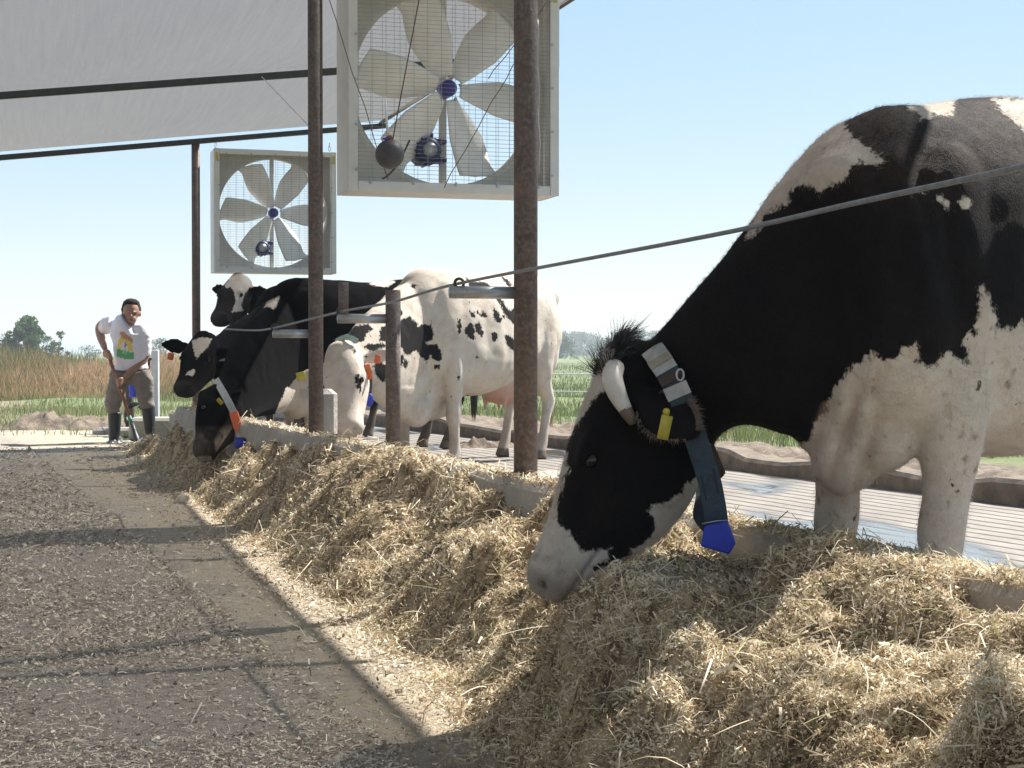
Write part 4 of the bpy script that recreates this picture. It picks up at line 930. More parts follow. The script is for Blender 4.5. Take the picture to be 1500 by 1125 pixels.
def feed():
    Vs, Fs, Rn = [], [], []; off = 0
    def push(v, f, rn):
        nonlocal off
        Vs.append(v); Fs.append(f + off); Rn.append(rn); off += len(v)
    for (t0, t1, nt_, nl) in ((1.4, 7.0, 430, 100), (7.0, 17.4, 340, 60)):
        ts = np.linspace(t0, t1, nt_); ls = np.linspace(.85, 2.115, nl); L, T_ = np.meshgrid(ls, ts)
        z = hz(L, T_); P = L[..., None] * V + T_[..., None] * U; P[..., 2] = z
        i = np.arange(L.size).reshape(L.shape); f = np.stack([i[:-1, :-1], i[:-1, 1:], i[1:, 1:], i[1:, :-1]], -1).reshape(-1, 4)
        f = f[(z.ravel()[f] > -.005).any(1)]
        push(P.reshape(-1, 3), f, np.clip(.22 + .7 * vnoise(L * 60, T_ * 60, 51).ravel(), .02, .6))
    r = np.random.RandomState(5)
    def layer(n, tp, L0, W0, seed, tilt, bend, lo=.0, hi=1.0, extra=0.0, tmin=1.6, tmax=17.3):
        u = r.rand(n); t = (tmin ** (1 - tp) + u * (tmax ** (1 - tp) - tmin ** (1 - tp))) ** (1 / (1 - tp)); l = .85 + 1.39 * r.rand(n)
        z = hz(l, t); l0 = np.interp(t, _tk, _lk); keep = (z > .0) | (r.rand(n) < .25 * np.exp(-np.abs(l0 - l) / .12)); l, t, z = l[keep], t[keep], np.maximum(z[keep], .02)
        on = l > 2.12; z = np.where(on, ZC - .004, z); ok = (~on | (r.rand(len(l)) < .5)) & (~on | (t < 14)); l, t, z = l[ok], t[ok], z[ok]
        N = normal_of(hz, l, t); sc = (t / 4.0) ** .55; m = len(l)
        ln = L0 * np.exp(r.randn(m) * .55) * sc; wd = W0 * np.exp(r.randn(m) * .45) * sc
        P = lt_world(l, t, z) + N * (r.rand(m) * (.006 + extra))[:, None]
        v, f = flakes(P, N, ln, wd, seed, tilt, bend)
        clump = vnoise(l * 9, t * 9, 77) + vnoise(l * 25, t * 25, 78) * .6
        rn = np.where(r.rand(m) < .03, 1.0, np.where(r.rand(m) < .07, .12, np.clip(lo + (hi - lo) * (r.rand(m) ** 1.0) + clump * .48, 0, .965))); push(v, f, np.repeat(rn, 6))
    layer(300000, 2.25, .014, .0026, 1, .45, .25, .10, .90, .012)
    layer(140000, 2.3, .007, .0042, 2, .5, .2, .15, .98, .015)
    layer(44000, 2.1, .040, .0018, 3, .35, .30, .35, .95, .02)
    mk_ = mk('straw_feed', np.concatenate(Vs), np.concatenate(Fs), M_straw, smooth=False, attrs={'rnd': np.concatenate(Rn)})
    tag(mk_, 'long heap of chopped straw feed piled against the concrete curb', 'feed', kind='stuff')
    # long loose stalks lying on and sticking out of the heap
    mb = MB(); n = 650
    t = 1.8 + 12 * r.rand(n) ** 2; l = 1.2 + .95 * r.rand(n); z = hz(l, t)
    sv, sf, sr = [], [], []; o = 0
    for i in range(n):
        if z[i] < .03: continue
        a = r.rand() * 6.28; ln = .05 + .16 * r.rand() ** 2; el = abs(r.randn()) * .35; p = LT(l[i], t[i], z[i] + .006)
        d = np.array([math.cos(a) * math.cos(el), math.sin(a) * math.cos(el), math.sin(el)]); c_ = r.randn(3) * .22 * ln; K = 5; wv = np.cross(d, [0, 0, 1]); wv /= np.linalg.norm(wv) + 1e-9; w_ = (.0008 + .0009 * r.rand()) * (t[i] / 4) ** .5
        for k in range(K + 1):
            q = k / K; c0 = p + d * ln * q + c_ * q * (1 - q) - np.array([0, 0, .3 * ln * q * q])
            sv += [c0 - wv * w_, c0 + np.array([0, 0, w_]), c0 + wv * w_]
        for k in range(K):
            b = o + k * 3; sf += [(b, b + 1, b + 4, b + 3), (b + 1, b + 2, b + 5, b + 4)]
        rr = .55 + .4 * r.rand() if r.rand() > .2 else 1.0; sr += [rr] * (3 * (K + 1)); o += 3 * (K + 1)
    tag(mk('loose_stalks', sv, np.array(sf), M_straw, smooth=False, attrs={'rnd': sr}), 'long bent straw stalks lying loose over the feed heap', 'straw', kind='stuff')
feed()
M_litter = attrmat('litter', [(0, (.22, .18, .145)), (.2, (.40, .33, .265)), (.5, (.58, .50, .40)), (.8, (.72, .63, .50)), (1, (.85, .78, .64))], .85)
def litter():
    r = np.random.RandomState(9); Vs, Fs, Rn = [], [], []; off = 0
    za = lambda l, t: .014 + (fbm(l * 1.3, t * .8, 5) + .3 * fbm(l * 7, t * 5, 9)) * .03 * (.3 + .7 * np.clip(1.1 - l, 0, 1)) + .004
    def samp(n, tp=1.9, tmin=2.3, tmax=17, lmin=-4.5):
        t = (tmin ** (1 - tp) + r.rand(n) * (tmax ** (1 - tp) - tmin ** (1 - tp))) ** (1 / (1 - tp)); l = lmin + (2.1 - lmin) * r.rand(n)
        l = np.maximum(l, -1e9); px = (l * V[0] + t * U[0]) / (l * V[1] + t * U[1] + 1e-6); k = (np.abs(px) < .36) & (l * V[1] + t * U[1] > 1.5); l, t = l[k], t[k]
        dens = np.clip(.6 + fbm(l * 1.6, t * 1.1, 61, 3) * 1.1, .25, 1) * np.where(l > 1.08, np.where(l > 1.3, .45, .10), 1); k = r.rand(len(l)) < dens
        return l[k], t[k]
    for (n, L0, W0, tl, lo, hi) in ((300000, .011, .0028, .25, .05, .9), (20000, .034, .0020, .12, .4, 1.0), (130000, .0065, .0042, .4, .0, .95)):
        l, t = samp(n); N = normal_of(za, l, t, .05); m = len(l); sc = (t / 4) ** .6
        v, f = flakes(lt_world(l, t, za(l, t)) + N * (.003 + .008 * r.rand(m))[:, None], N, L0 * np.exp(r.randn(m) * .5) * sc, W0 * np.exp(r.randn(m) * .4) * sc, n, tl, .15)
        Vs.append(v); Fs.append(f + off); off += len(v)
        Rn.append(np.repeat(np.clip(lo + (hi - lo) * r.rand(m) + .3 * vnoise(l * 5, t * 5, 81), 0, 1), 6))
    # small clods
    l, t = samp(45000); m = len(l); s = .0045 * np.exp(r.randn(m) * .5) * (t / 4) ** .6
    oc = np.array([(1, 0, 0), (-1, 0, 0), (0, 1, 0), (0, -1, 0), (0, 0, .8), (0, 0, -.5)])
    of = np.array([(0, 2, 4, 4), (2, 1, 4, 4), (1, 3, 4, 4), (3, 0, 4, 4)])
    v = lt_world(l, t, za(l, t))[:, None, :] + oc[None] * s[:, None, None] * (1 + .35 * r.randn(m, 6, 1))
    f = (np.arange(m)[:, None, None] * 6 + np.array([(0, 2, 4), (2, 1, 4), (1, 3, 4), (3, 0, 4)])[None]).reshape(-1, 3)
    q = np.concatenate(Fs); tag(mk('ground_litter', np.concatenate(Vs), q, M_litter, smooth=False, attrs={'rnd': np.concatenate(Rn)}), 'trampled straw bits and dung flakes scattered over the aisle floor', 'litter', kind='stuff')
    tag(mk('clods', v.reshape(-1, 3), f, M_litter, smooth=False, attrs={'rnd': np.repeat(r.rand(m) * .5, 6)}), 'small dark clods scattered on the aisle floor', 'clods', kind='stuff')
litter()

# ================= PERSON =================
def pp(zx, zy, dd=0.0): return W(130 + zx / 4.5, 420 + zy / 4.5, 17.4 + dd)
M_skin = simple('skin', (.36, .20, .135), .55, 0, .12, 20); M_hairp = simple('dark_hair', (.012, .010, .010), .95)
M_trou = simple('grey_trousers', (.23, .205, .185), .85, 0, .25, 12, .01); M_boot = simple('rubber_boots', (.028, .032, .038), .35, 0, .3, 14)
M_sole = simple('boot_sole', (.30, .20, .12), .7); M_wood = simple('red_brown_wood', (.30, .12, .08), .6, 0, .3, 30); M_blade_s = simple('shovel_steel', (.40, .39, .37), .4, .6, .25, 20)
M_green = simple('green_paint', (.08, .25, .15), .5)
def person():
    root = thing('person', np.array([pp(280, 0)[0], 17.4, 0]), 0, 'person in white T-shirt and rubber boots shovelling at the end of the aisle', 'person')
    mb = MB()
    mb.ell(pp(280, 158, -.02), (.086, .10, .115)); mb.ell(pp(279, 212, -.06), (.060, .062, .056)); mb.ell(pp(280, 232, -.065), (.03, .03, .018))
    mb.tube([pp(290, 290, .03), pp(285, 240, .0)], [.062, .056], 14)
    mb.ell(pp(281, 196, -.125), (.013, .022, .024)); mb.ell(pp(281, 219, -.108), (.022, .010, .006)); mb.ell(pp(281, 170, -.10), (.055, .02, .012))
    for zx in (223, 338): mb.ell(pp(zx, 180, .0), (.014, .025, .032))
    mb.loft([(pp(282, 268, .06), pp(284, 292, -.06), .07), (pp(272, 310, .09), pp(276, 325, -.08), .16), (pp(280, 420, .10), pp(280, 420, -.10), .16), (pp(280, 540, .12), pp(280, 540, -.10), .165), (pp(280, 620, .12), pp(280, 620, -.08), .15)], 20)
    arm1 = [(*pp(130, 238, .02), .062), (*pp(95, 250, .10), .056), (*pp(72, 275, .17), .050), (*pp(80, 330, .08), .046), (*pp(98, 385, -.02), .036), (*pp(108, 412, -.08), .028)]
    arm2 = [(*pp(362, 275, .0), .064), (*pp(367, 380, .0), .056), (*pp(366, 468, .0), .048), (*pp(330, 510, -.06), .047), (*pp(270, 568, -.14), .036), (*pp(232, 602, -.19), .028)]
    for a in (arm1, arm2): q = spline([list(x) for x in a], 4); mb.tube(q[:, :3], q[:, 3], 12)
    mb.ell(pp(118, 440, -.12), (.045, .032, .048)); mb.ell(pp(208, 622, -.21), (.048, .030, .040))
    for k in range(4):   # fingers close round the shaft
        a = pp(106 + k * 3, 424 + k * 14, -.15); b = pp(128 + k * 5, 432 + k * 14, -.19); c = pp(148 + k * 4, 446 + k * 12, -.155); q = spline([list(a), list(b), list(c)], 3); mb.tube(q, [.0125] * (len(q) - 1) + [.009], 8)
        a = pp(226 - k * 3, 604 + k * 13, -.235); b = pp(200 - k * 0, 606 + k * 14, -.27); c = pp(184 + k * 2, 618 + k * 13, -.235); q = spline([list(a), list(b), list(c)], 3); mb.tube(q, [.0125] * (len(q) - 1) + [.009], 8)
    q = spline([list(pp(118, 448, -.14)), list(pp(136, 462, -.17)), list(pp(150, 458, -.15))], 3); mb.tube(q, .012, 8)
    q = spline([list(pp(215, 634, -.22)), list(pp(196, 650, -.25)), list(pp(186, 668, -.23))], 3); mb.tube(q, .012, 8)
    for pts in ([(225, 600), (190, 700), (175, 850), (165, 1000)], [(335, 600), (375, 700), (388, 820), (400, 960)]):
        mb.tube([pp(x, y, .0) for x, y in pts], [.08, .06, .04, .035], 12)
    co, no, fa = remesh(mb, .010, 3, .5); mk('body', co, fa, M_skin, root)
    for zx in (256, 306): MB().ell(pp(zx, 180, -.098), (.014, .006, .005)).build('eye', M_eye, root)
    for zx in (256, 306): MB().ell(pp(zx, 169, -.104), (.019, .006, .004)).build('eyebrow', M_hairp, root)
    MB().ell(pp(281, 221, -.118), (.021, .006, .0045)).build('lips', simple('lips', (.22, .09, .07), .6), root)
    h = MB(); h.ell(pp(280, 128, .012), (.098, .104, .080)); h.ell(pp(280, 112, -.01), (.086, .092, .058)); h.ell(pp(229, 150, .02), (.020, .06, .042)); h.ell(pp(331, 150, .02), (.020, .06, .042)); h.ell(pp(280, 160, .07), (.085, .05, .08))
    co, no, fa = remesh(h, .010, 2, .5); k_ = co.copy(); co = co + no * (vnoise(co[:, 0] * 90, co[:, 2] * 90, 3) * .008)[:, None]; mk('hair', co, fa, M_hairp, root)
    # T-shirt with a coloured print
    s_ = MB()
    s_.loft(smooth_rings([(pp(288, 224, .05), pp(288, 286, -.08), .078, 0), (pp(276, 228, .10), pp(280, 298, -.11), .150, 0), (pp(262, 246, .12), pp(266, 306, -.125), .188, 0), (pp(268, 320, .14), pp(272, 335, -.13), .192, 0), (pp(278, 400, .13), pp(278, 400, -.135), .178, 0), (pp(280, 480, .13), pp(280, 480, -.13), .172, 0), (pp(283, 548, .15), pp(283, 548, -.13), .180, 0)], 3), 26)
    s_.tube([pp(165, 240, .0), pp(128, 245, .04), pp(112, 262, .09), pp(104, 285, .12)], [.09, .082, .076, .074], 16)
    s_.tube([pp(325, 274, .0), pp(355, 300, .0), pp(363, 345, .0), pp(365, 455, .0)], [.075, .088, .082, .074], 16); s_.ell(pp(318, 262, .02), (.09, .085, .05))
    co, no, fa = remesh(s_, .012, 4, .5)
    co = co + no * (fbm(co[:, 0] * 9, co[:, 2] * 14, 12, 3) * .016)[:, None]
    pr = proj(co); z = (pr - np.array([130, 420])) * 4.5; front = no[:, 1] < .1
    colr = np.tile(np.array([.80, .78, .86, 1.0]), (len(co), 1))
    def put(poly, c): m = (sdist(z, [poly]) > 0) & front; colr[m, :3] = c
    put([(203, 300), (225, 296), (294, 345), (290, 372), (262, 362), (215, 340)], (.55, .28, .16)); put([(203, 330), (240, 345), (285, 365), (290, 430), (185, 412), (192, 370)], (.80, .62, .16))
    put([(210, 375), (235, 358), (252, 380), (262, 425), (215, 418)], (.75, .74, .78)); put([(186, 408), (232, 420), (300, 436), (300, 474), (240, 476), (186, 462)], (.13, .42, .18)); put(oval(240, 385, 8, 16), (.12, .10, .28)); put(oval(238, 430, 14, 16), (.45, .6, .45)); put(oval(240, 432, 7, 8), (.15, .25, .2))
    tm = NT('tshirt_cloth'); a = tm.n('ShaderNodeAttribute'); a.attribute_name = 'colr'; tm.col(a.outputs['Color']); tm.set(Roughness=.85); tm.bump(tm.noise(60, 3), .004)
    mk('t_shirt', co, fa, tm.m, root, attrs={'colr': colr})
    t_ = MB(); t_.ell(pp(280, 575, .0), (.160, .125, .12))
    for pts, rr in (([(215, 560), (178, 680), (165, 780), (172, 842)], [.112, .094, .092, .072]), ([(340, 560), (372, 670), (378, 740), (388, 800)], [.112, .094, .088, .072])):
        q = spline([list(pp(x, y, -.03 if y < 700 else -.01)) + [r] for (x, y), r in zip(pts, rr)], 4); t_.tube(q[:, :3], q[:, 3], 18)
    co, no, fa = remesh(t_, .012, 3, .5); co = co + no * (fbm(co[:, 0] * 7 + co[:, 2] * 5, co[:, 2] * 9, 15, 3) * .022)[:, None]; mk('trousers', co, fa, M_trou, root)
    for pts, toe in (([(172, 826), (170, 930), (165, 1010)], ((152, 1034), (-.04, -.05))), ([(390, 786), (400, 900), (405, 975)], ((432, 1004), (.03, -.03)))):
        bt = MB(); q = spline([list(pp(x, y, .0)) + [r] for (x, y), r in zip(pts, (.074, .064, .055))], 4); bt.tube(q[:, :3], q[:, 3], 18)
        bt.ell(pp(toe[0][0], toe[0][1], -.06), (.062, .13, .040)); co, no, fa = remesh(bt, .010, 3, .5); bo = mk('boot', co, fa, M_boot, root)
    MB().ell(pp(448, 1008, -.10), (.045, .05, .042)).build('boot_sole', M_sole, root)
    # shovel
    A0, A1 = pp(136, 470, -.17), pp(300, 948, -.30)
    sh = thing('shovel', pp(300, 1000, -.3), 0, 'steel bladed shovel with red-brown shaft held by the person', 'shovel')
    m1 = A0 + (A1 - A0) * .80; MB().tube([A0, m1], .018, 12).build('shaft', M_wood, sh); MB().tube([m1, m1 + (A1 - m1) * .5], .019, 12).build('painted_sleeve', M_green, sh)
    MB().tube([m1 + (A1 - m1) * .5, A1, pp(315, 1000, -.34), pp(325, 1035, -.42)], [.020, .022, .032, .02], 12).build('socket', M_dark, sh)
    rows = []; c0 = pp(310, 1000, -.34); c1 = pp(360, 1062, -.46); K = 9; v = []
    for lay in (0, .004):
        for i in range(K):
            q = i / (K - 1); wv = .12 * (1 - .12 * q) * (1 if q < .7 else math.sqrt(max(0.02, 1 - ((q - .7) / .3) ** 2)))
            for j in range(7):
                s = (j / 6 - .5) * 2; v.append(np.array([pp(315, 0)[0] + .02 + s * wv + q * .05, c0[1] - .02 - .26 * q, .035 + .05 * s * s * (1 - q * .5) - .015 * q + lay]))
    f = []; o = K * 7
    for i in range(K - 1):
        for j in range(6): a = i * 7 + j; f += [(a, a + 1, a + 8, a + 7), (o + a, o + a + 7, o + a + 8, o + a + 1)]
    for i in range(K - 1): a = i * 7; f += [(a, a + 7, o + a + 7, o + a), (a + 6, o + a + 6, o + a + 13, a + 13)]
    for j in range(6): f += [(j, o + j, o + j + 1, j + 1), ((K - 1) * 7 + j, (K - 1) * 7 + j + 1, o + (K - 1) * 7 + j + 1, o + (K - 1) * 7 + j)]
    mk('blade', v, f, M_blade_s, sh)
person()

# ================= THINGS BEHIND THE PERSON =================
dg_ = 19.0
gate = thing('gate', np.array([*W(228, 600, dg_)[:2], 0]), 0, 'white gate post with dark bars behind the person', 'gate')
a, b = W(228, 622, dg_), W(228, 516, dg_); MB().box((a + b) / 2, (.075, .075, b[2] - a[2] + .05), bev=.006).build('post', simple('white_metal', (.62, .66, .70), .5, 0, .2, 15), gate, smooth=False)
for k, x in enumerate((206, 212, 218)): MB().tube([W(x, 600, dg_), W(x, 524, dg_)], .012, 8).build('bar', M_dark, gate)
for y in (526, 551, 596): MB().box((W(203, y, dg_) + W(224, y, dg_)) / 2, (.17, .03, .03), bev=.004).build('rail', M_dark, gate, smooth=False)
tp = thing('hose_coil', np.array([*W(202, 606, 18.6)[:2], 0]), 0, 'tangled coil of black hose lying behind the person', 'hose')
hm = MB(); th = np.linspace(0, 2 * math.pi * 6, 150)
hm.tube([W(203, 607, 18.6) + np.array([math.cos(t) * (.15 + .02 * math.sin(3.3 * t)), .08 * math.sin(t * 1.3), .13 * math.sin(t + .3 * math.sin(t * .7))]) for t in th], .014, 6); hm.build('hose', M_dark, tp)
wp = MB().tube([np.array([*W(190, 600, 19.4)[:2], -.02]), W(190, 548, 19.4)], .05, 10).build('wooden_post', simple('weathered_wood', (.10, .065, .05), .8, 0, .4, 20)); tag(wp, 'short dark wooden post standing behind the legs of the person', 'post')
dr = thing('plastic_can', W(197, 575, 19.2) * np.array([1, 1, 0]) + np.array([0, 0, .40]), 0, 'blue plastic can hung on the dark post behind the person', 'can')
MB().tube([W(197, 582, 19.2), W(197, 580, 19.2), W(197, 564, 19.2), W(197, 561, 19.2)], [.05, .065, .065, .03], 16).build('container', M_bluetag, dr); MB().tube([W(197, 561, 19.2), W(197, 558, 19.2)], .022, 10).build('lid', M_dark, dr)
footing(np.array([*W(243, 610, 18.2)[:2], .12]), (.75, .5, .26), 'rough grey concrete block at the far end of the curb', 0.1)
footing(np.array([*W(196, 645, 19.2)[:2], .03]), (.9, .35, .12), 'flat concrete sill on the ground behind the person', 0.0)
tr = MB(); p0 = W(388, 605, 20.5); tr.box(np.array([p0[0], p0[1], .30]), (1.6, .6, .34), .3, bev=.03); o_ = tr.build('trough', M_conc, smooth=False); tag(o_, 'concrete trough standing beyond the platform behind the feeding black cow', 'trough')
tr = MB(); p0 = W(500, 606, 21.5); tr.box(np.array([p0[0], p0[1], .27]), (1.3, .5, .3), .2, bev=.03); o_ = tr.build('trough', M_conc, smooth=False); tag(o_, 'concrete trough seen beneath the neck of the white cow', 'trough')

# ================= FENCES, TREES, GRASS =================
def rope_fence(d, x0, x1, z1, z2, label, n):
    root = thing('rope_fence', np.array([x0, d, 0]), 0, label, 'fence')
    wm = simple('white_rope', (.75, .75, .75), .7) if 'white_rope' not in bpy.data.materials else bpy.data.materials['white_rope']
    xs = np.linspace(x0, x1, n)
    for x in xs:
        y = d + .03 * x; MB().tube([(x, y, 0), (x, y, z1 + .12)], .035, 10).build('fence_post', M_rust, root)
    for z in (z1, z2):
        P = []
        for k in range(n - 1):
            for j in range(8): q = j / 8; x = xs[k] * (1 - q) + xs[k + 1] * q; P.append((x, d + .03 * x - .04, z - .10 * 4 * q * (1 - q)))
        MB().tube(P, .011, 6).build('rope', wm, root)
rope_fence(24.5, -1.0, 15.2, .74, .48, 'two white electric fence ropes on short posts across the green field', 5)
#rope_fence(60, -6, 30, 1.0, .6, 'distant white rope fence across the green pasture', 9)

M_bark = simple('bark', (.13, .10, .08), .9, 0, .4, 6)
M_leaf = attrmat('leaves', [(0, (.025, .045, .015)), (.4, (.06, .11, .03)), (.8, (.12, .19, .05)), (1, (.20, .25, .09))], .7, transl=.3)
def tree(px, d, h, wdt, label, seed, n=2600, leaf=.09, thin=1.0, group='trees along the horizon', low=.25, nc=26, trunks=None):
    r = np.random.RandomState(seed); x = (px - 750) / F * d; base = np.array([x, d, 0.05]); root = thing('tree', base, 0, label, 'tree', group)
    tr = MB(); th = h * .55; tr.tube([base - np.array([0, 0, .1]), base + np.array([.03 * h * r.randn() * .3, 0, th * .5]), base + np.array([.04 * h * r.randn() * .3, 0, th])], [h * .035, h * .026, h * .014], 8)
    C = []
    for k in range(nc):
        a = r.rand() * 6.28; q = r.rand() ** .6; zz = low + (1 - low) * r.rand(); env = math.sin(math.pi * min(1, (zz - low) / (1 - low) * .8 + .18)) ** .6
        c = base + np.array([math.cos(a) * q * wdt / 2 * env, math.sin(a) * q * wdt / 2 * env, h * (zz * .92)]); C.append((c, (.10 + .10 * r.rand()) * wdt * thin))
        if k < 9: tr.tube([base + np.array([0, 0, th * (.4 + .06 * k)]), (base + np.array([0, 0, th]) + c) / 2 + r.randn(3) * .03 * h, c], [h * .014, h * .009, h * .003], 6)
    tr.build('trunk', M_bark, root)
    ci = r.randint(0, nc, n); D = r.randn(n, 3); D /= np.linalg.norm(D, axis=1)[:, None]; rad = np.array([c[1] for c in C])[ci] * (.35 + .65 * r.rand(n) ** .5)
    P = np.array([c[0] for c in C])[ci] + D * rad[:, None] * np.array([1, 1, .75]); N = D + r.randn(n, 3) * .5; N /= np.linalg.norm(N, axis=1)[:, None]
    s = leaf * h / 5 * np.exp(r.randn(n) * .3); v, f = flakes(P, N, s * 1.3, s * .8, seed, .5, .15)
    crn = np.clip(.5 + r.randn(nc) * .22, 0, 1)[ci] * .6 + .4 * r.rand(n)
    mk('crown', v, f, M_leaf, root, smooth=False, attrs={'rnd': np.repeat(crn, 6)})
tree(36, 95, 2.9, 3.0, 'round dense green tree at the far left of the horizon', 1, 6000, .17, low=.22, nc=34)
tree(86, 95, 2.2, 1.7, 'small sparse tree right of the dense tree on the left horizon', 2, 420, .16, .8, nc=14)
tree(68, 120, 2.2, 1.6, 'thin low bushy tree between the dense tree and the sparse one', 3, 700, .18, .8)
far_l = ['far blue-green tree at the left end of the wood beside the white cow tail', 'tall far tree second in the row beside the white cow tail', 'far rounded tree in the middle of the wood by the tall post', 'far tree next to the forelock of the big cow', 'far tree just left of the big cow forelock', 'far tall tree right of the big cow forelock', 'far flat crowned tree near the big cow collar', 'far tree nearest the neck of the big cow']
for i, (px, h, w_) in enumerate(((806, 6.0, 6.5), (822, 6.4, 6.5), (842, 6.6, 7.5), (862, 5.6, 6.5), (884, 5.0, 6.5), (918, 5.8, 6.0), (938, 6.2, 6.5), (958, 6.0, 6.5))):
    tree(px, 330 + 14 * (i % 3), h - .9, w_, far_l[i], 20 + i, 2400, .17, 1.25, low=.02, nc=26)
tree(819, 190, 2.9, 4.2, 'nearer rounded olive green bush tree in front of the far wood', 40, 2600, .19, 1.1, low=.02); tree(900, 210, 3.6, 4.8, 'nearer green tree behind the big cow forelock', 41, 2400, .18, 1.1, low=.02)
for i, (px, d, h, w_, lb) in enumerate(((800, 150, .9, 2.2, 'low light green bush right of the nearest tall post'), (128, 150, 1.5, 2.6, 'low bush on the horizon left of the person'), (235, 160, 2.2, 3.0, 'green tree behind the black cow ear with the orange tag'), (212, 150, 1.9, 3.2, 'green tree on the horizon behind the person shoulder'), (845, 170, .9, 3.4, 'low dark bush at the field edge near the white cow tail'), (5, 210, 2.6, 5.5, 'pale far tree at the left edge of the picture'))):
    tree(px, d, h, w_, lb, 60 + i, 1500, .15, 1.2, low=.02, nc=20)
M_grass = attrmat('grass', [(0, (.055, .08, .025)), (.4, (.12, .165, .055)), (.7, (.19, .23, .09)), (1, (.36, .32, .18))], .75, transl=.35)
M_reed = attrmat('weeds', [(0, (.07, .10, .03)), (.3, (.17, .18, .07)), (.52, (.38, .25, .14)), (.78, (.54, .35, .20)), (1, (.68, .54, .35))], .8, transl=.3)
def blades(name, X, Y, Z, H_, Wd, rn, mat, seed, label, cat):
    r = np.random.RandomState(seed); n = len(X); P = np.stack([X, Y, Z], 1); a = r.rand(n) * 6.28; ln = np.stack([np.cos(a), np.sin(a), a * 0], 1) * (H_ * (.15 + .35 * r.rand(n)))[:, None]; a2 = r.rand(n) * 6.28
    sv = np.stack([np.cos(a2), np.sin(a2), a * 0], 1) * (Wd / 2)[:, None]; up = np.array([0, 0, 1.0])
    v = np.stack([P - sv, P + sv, P + ln * .35 - sv * .8 + up * (H_ * .55)[:, None], P + ln * .35 + sv * .8 + up * (H_ * .55)[:, None], P + ln - sv * .15 + up * H_[:, None], P + ln + sv * .15 + up * H_[:, None]], 1).reshape(-1, 3)
    i = np.arange(n)[:, None] * 6; f = np.concatenate([i + np.array([0, 1, 3, 2]), i + np.array([2, 3, 5, 4])], 1).reshape(-1, 4)
    tag(mk(name, v, f, mat, smooth=False, attrs={'rnd': np.repeat(rn, 6)}), label, cat, kind='stuff')
rg = np.random.RandomState(21)
def wedge(n, px0, px1, d0, d1, tp=1.4):
    d = (d0 ** (1 - tp) + rg.rand(n) * (d1 ** (1 - tp) - d0 ** (1 - tp))) ** (1 / (1 - tp)); px = px0 + (px1 - px0) * rg.rand(n); return (px - 750) / F * d, d
# right: lush green
X, Y = wedge(70000, 480, 1560, 13, 120); l = X * V[0] + Y * V[1]; dk = (KB[1] - Y) * 0
sgn = (X - KB[0]) * KN[0] + (Y - KB[1]) * KN[1]; k = sgn > 1.6 + .5 * vnoise(X, Y, 5); X, Y = X[k], Y[k]; sc = (Y / 20) ** .7
blades('grass', X, Y, np.full(len(X), .08), (.10 + .16 * rg.rand(len(X))) * np.clip(.8 + fbm(X * .5, Y * .5, 9), .3, 1.6), .010 * sc, np.clip(.45 + .35 * rg.randn(len(X)) * .6 + .5 * vnoise(X * .4, Y * .25, 4), 0, 1), M_grass, 1, 'lush green pasture grass beyond the muddy strip', 'grass')
# left: patchy verge
X, Y = wedge(60000, -60, 620, 18.6, 45, 1.6); den = fbm(X * .6, Y * .3, 14, 3); k = rg.rand(len(X)) < np.clip(.35 + den * 1.3 + .35 * np.clip((X + 3.5) / 2, -1, 1), .04, 1); X, Y = X[k], Y[k]
k = (X * V[0] + Y * V[1] < 1.7) | (Y > 22) | (X < -3.6); X, Y = X[k], Y[k]
blades('verge_grass', X, Y, np.full(len(X), -.01), .05 + .12 * rg.rand(len(X)), .012 * (Y / 20) ** .6, np.clip(.75 + .3 * vnoise(X * .5, Y * .3, 6) - .35 * np.clip((X + 4) / 2, 0, 1) + .15 * rg.randn(len(X)), 0, 1), M_grass, 2, 'patchy short green and dry grass at the end of the aisle', 'grass')
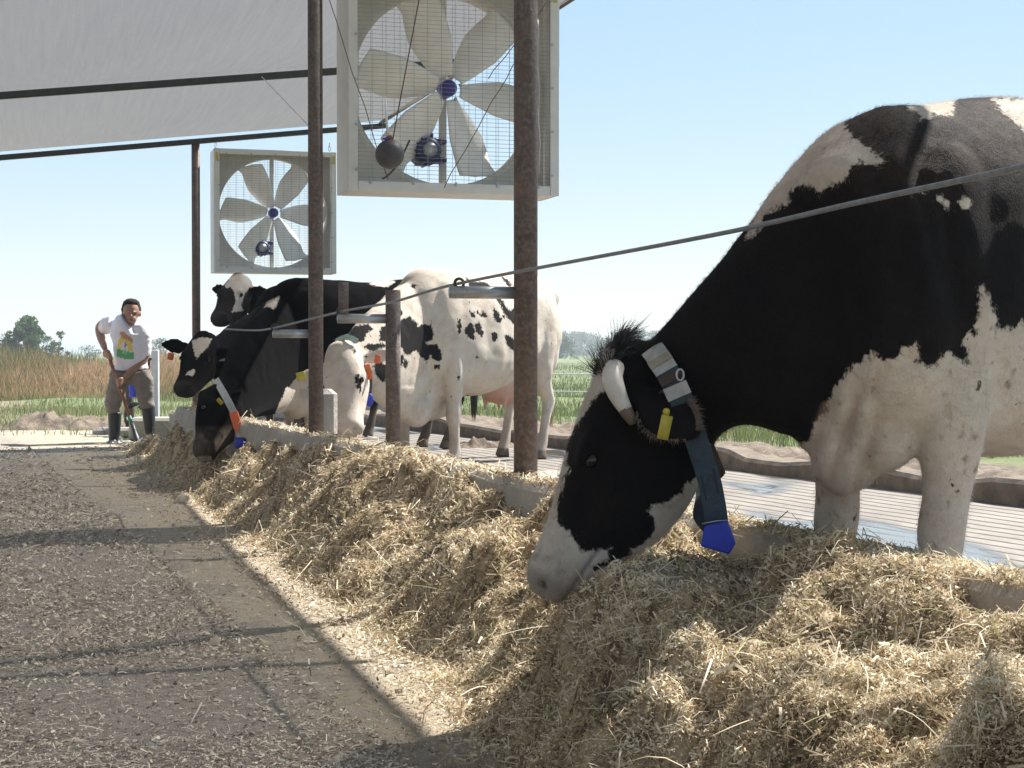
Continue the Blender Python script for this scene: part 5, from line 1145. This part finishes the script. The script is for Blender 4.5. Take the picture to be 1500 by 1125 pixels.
# left: tall reddish dry weeds
X, Y = wedge(60000, -60, 560, 33, 62, 1.2); hh = np.clip(.92 + fbm(X * .5, Y * .2, 18, 3) * .95, .15, 1.45) * np.clip((Y - 31) / 9, .15, 1) * np.where(X > -8.6, .5, .9); k = rg.rand(len(X)) < .9; X, Y, hh = X[k], Y[k], hh[k]
blades('tall_weeds', X, Y, np.full(len(X), -.02), hh * (.36 + .66 * rg.rand(len(X))), .022 * (Y / 40) ** .6, np.clip(.62 + .5 * vnoise(X * .5, Y * .12, 7) - .012 * (Y - 34) - .25 * np.clip((X + 9) / 2, 0, 1) + .14 * rg.randn(len(X)), 0, 1), M_reed, 3, 'tall reddish dry weeds growing behind the person on the left', 'weeds')
# mud heap on the verge
def mound(c, rx, ry, h, name, label, seed):
    u, v_ = np.meshgrid(np.linspace(-1, 1, 60), np.linspace(-1, 1, 36)); q = np.clip(1 - u * u - v_ * v_, 0, 1); z = q ** .7 * h * (1 + 1.4 * fbm(u * 4, v_ * 3, seed, 4)) - .03
    P = np.stack([c[0] + u * rx, c[1] + v_ * ry, z + c[2]], -1); i = np.arange(u.size).reshape(u.shape); f = np.stack([i[:-1, :-1], i[:-1, 1:], i[1:, 1:], i[1:, :-1]], -1).reshape(-1, 4)
    tag(mk(name, P, f, M_mud), label, 'mud heap')
mound(W(100, 628, 20.6) * np.array([1, 1, 0]), 1.0, .7, .16, 'mud_heap', 'low dark heap of mud on the grass left of the person', 3)
mound(W(158, 640, 20.2) * np.array([1, 1, 0]), .5, .3, .05, 'mud_heap', 'small flat mud patch right beside the boots of the person', 5)
mound(np.array([*W(707, 652, 14.6)[:2], ZP]), .35, .28, .07, 'dung_heap', 'dark dung pile on the platform behind the white cow legs', 7)
for i in range(26):
    px, py = ((1060, 700), (1180, 705), (1330, 735), (1450, 745))[i % 4]; p = G(px + RS.uniform(-60, 60), py + RS.uniform(-8, 30), ZP); s = RS.uniform(.02, .05)

# ================= HAZE =================
def haze():
    mb = MB().box((0, 700, 3.0), (6400, 6400, 9.4)); t = bpy.data.materials.new('haze'); t.use_nodes = True; n = t.node_tree; n.nodes.clear()
    o = n.nodes.new('ShaderNodeOutputMaterial'); v = n.nodes.new('ShaderNodeVolumePrincipled'); v.inputs['Color'].default_value = (.86, .92, 1, 1); v.inputs['Density'].default_value = HZD; v.inputs['Anisotropy'].default_value = .3
    n.links.new(v.outputs[0], o.inputs['Volume']); h = mb.build('haze', t, smooth=False); tag(h, kind='stuff')
HZD = .0013
haze()
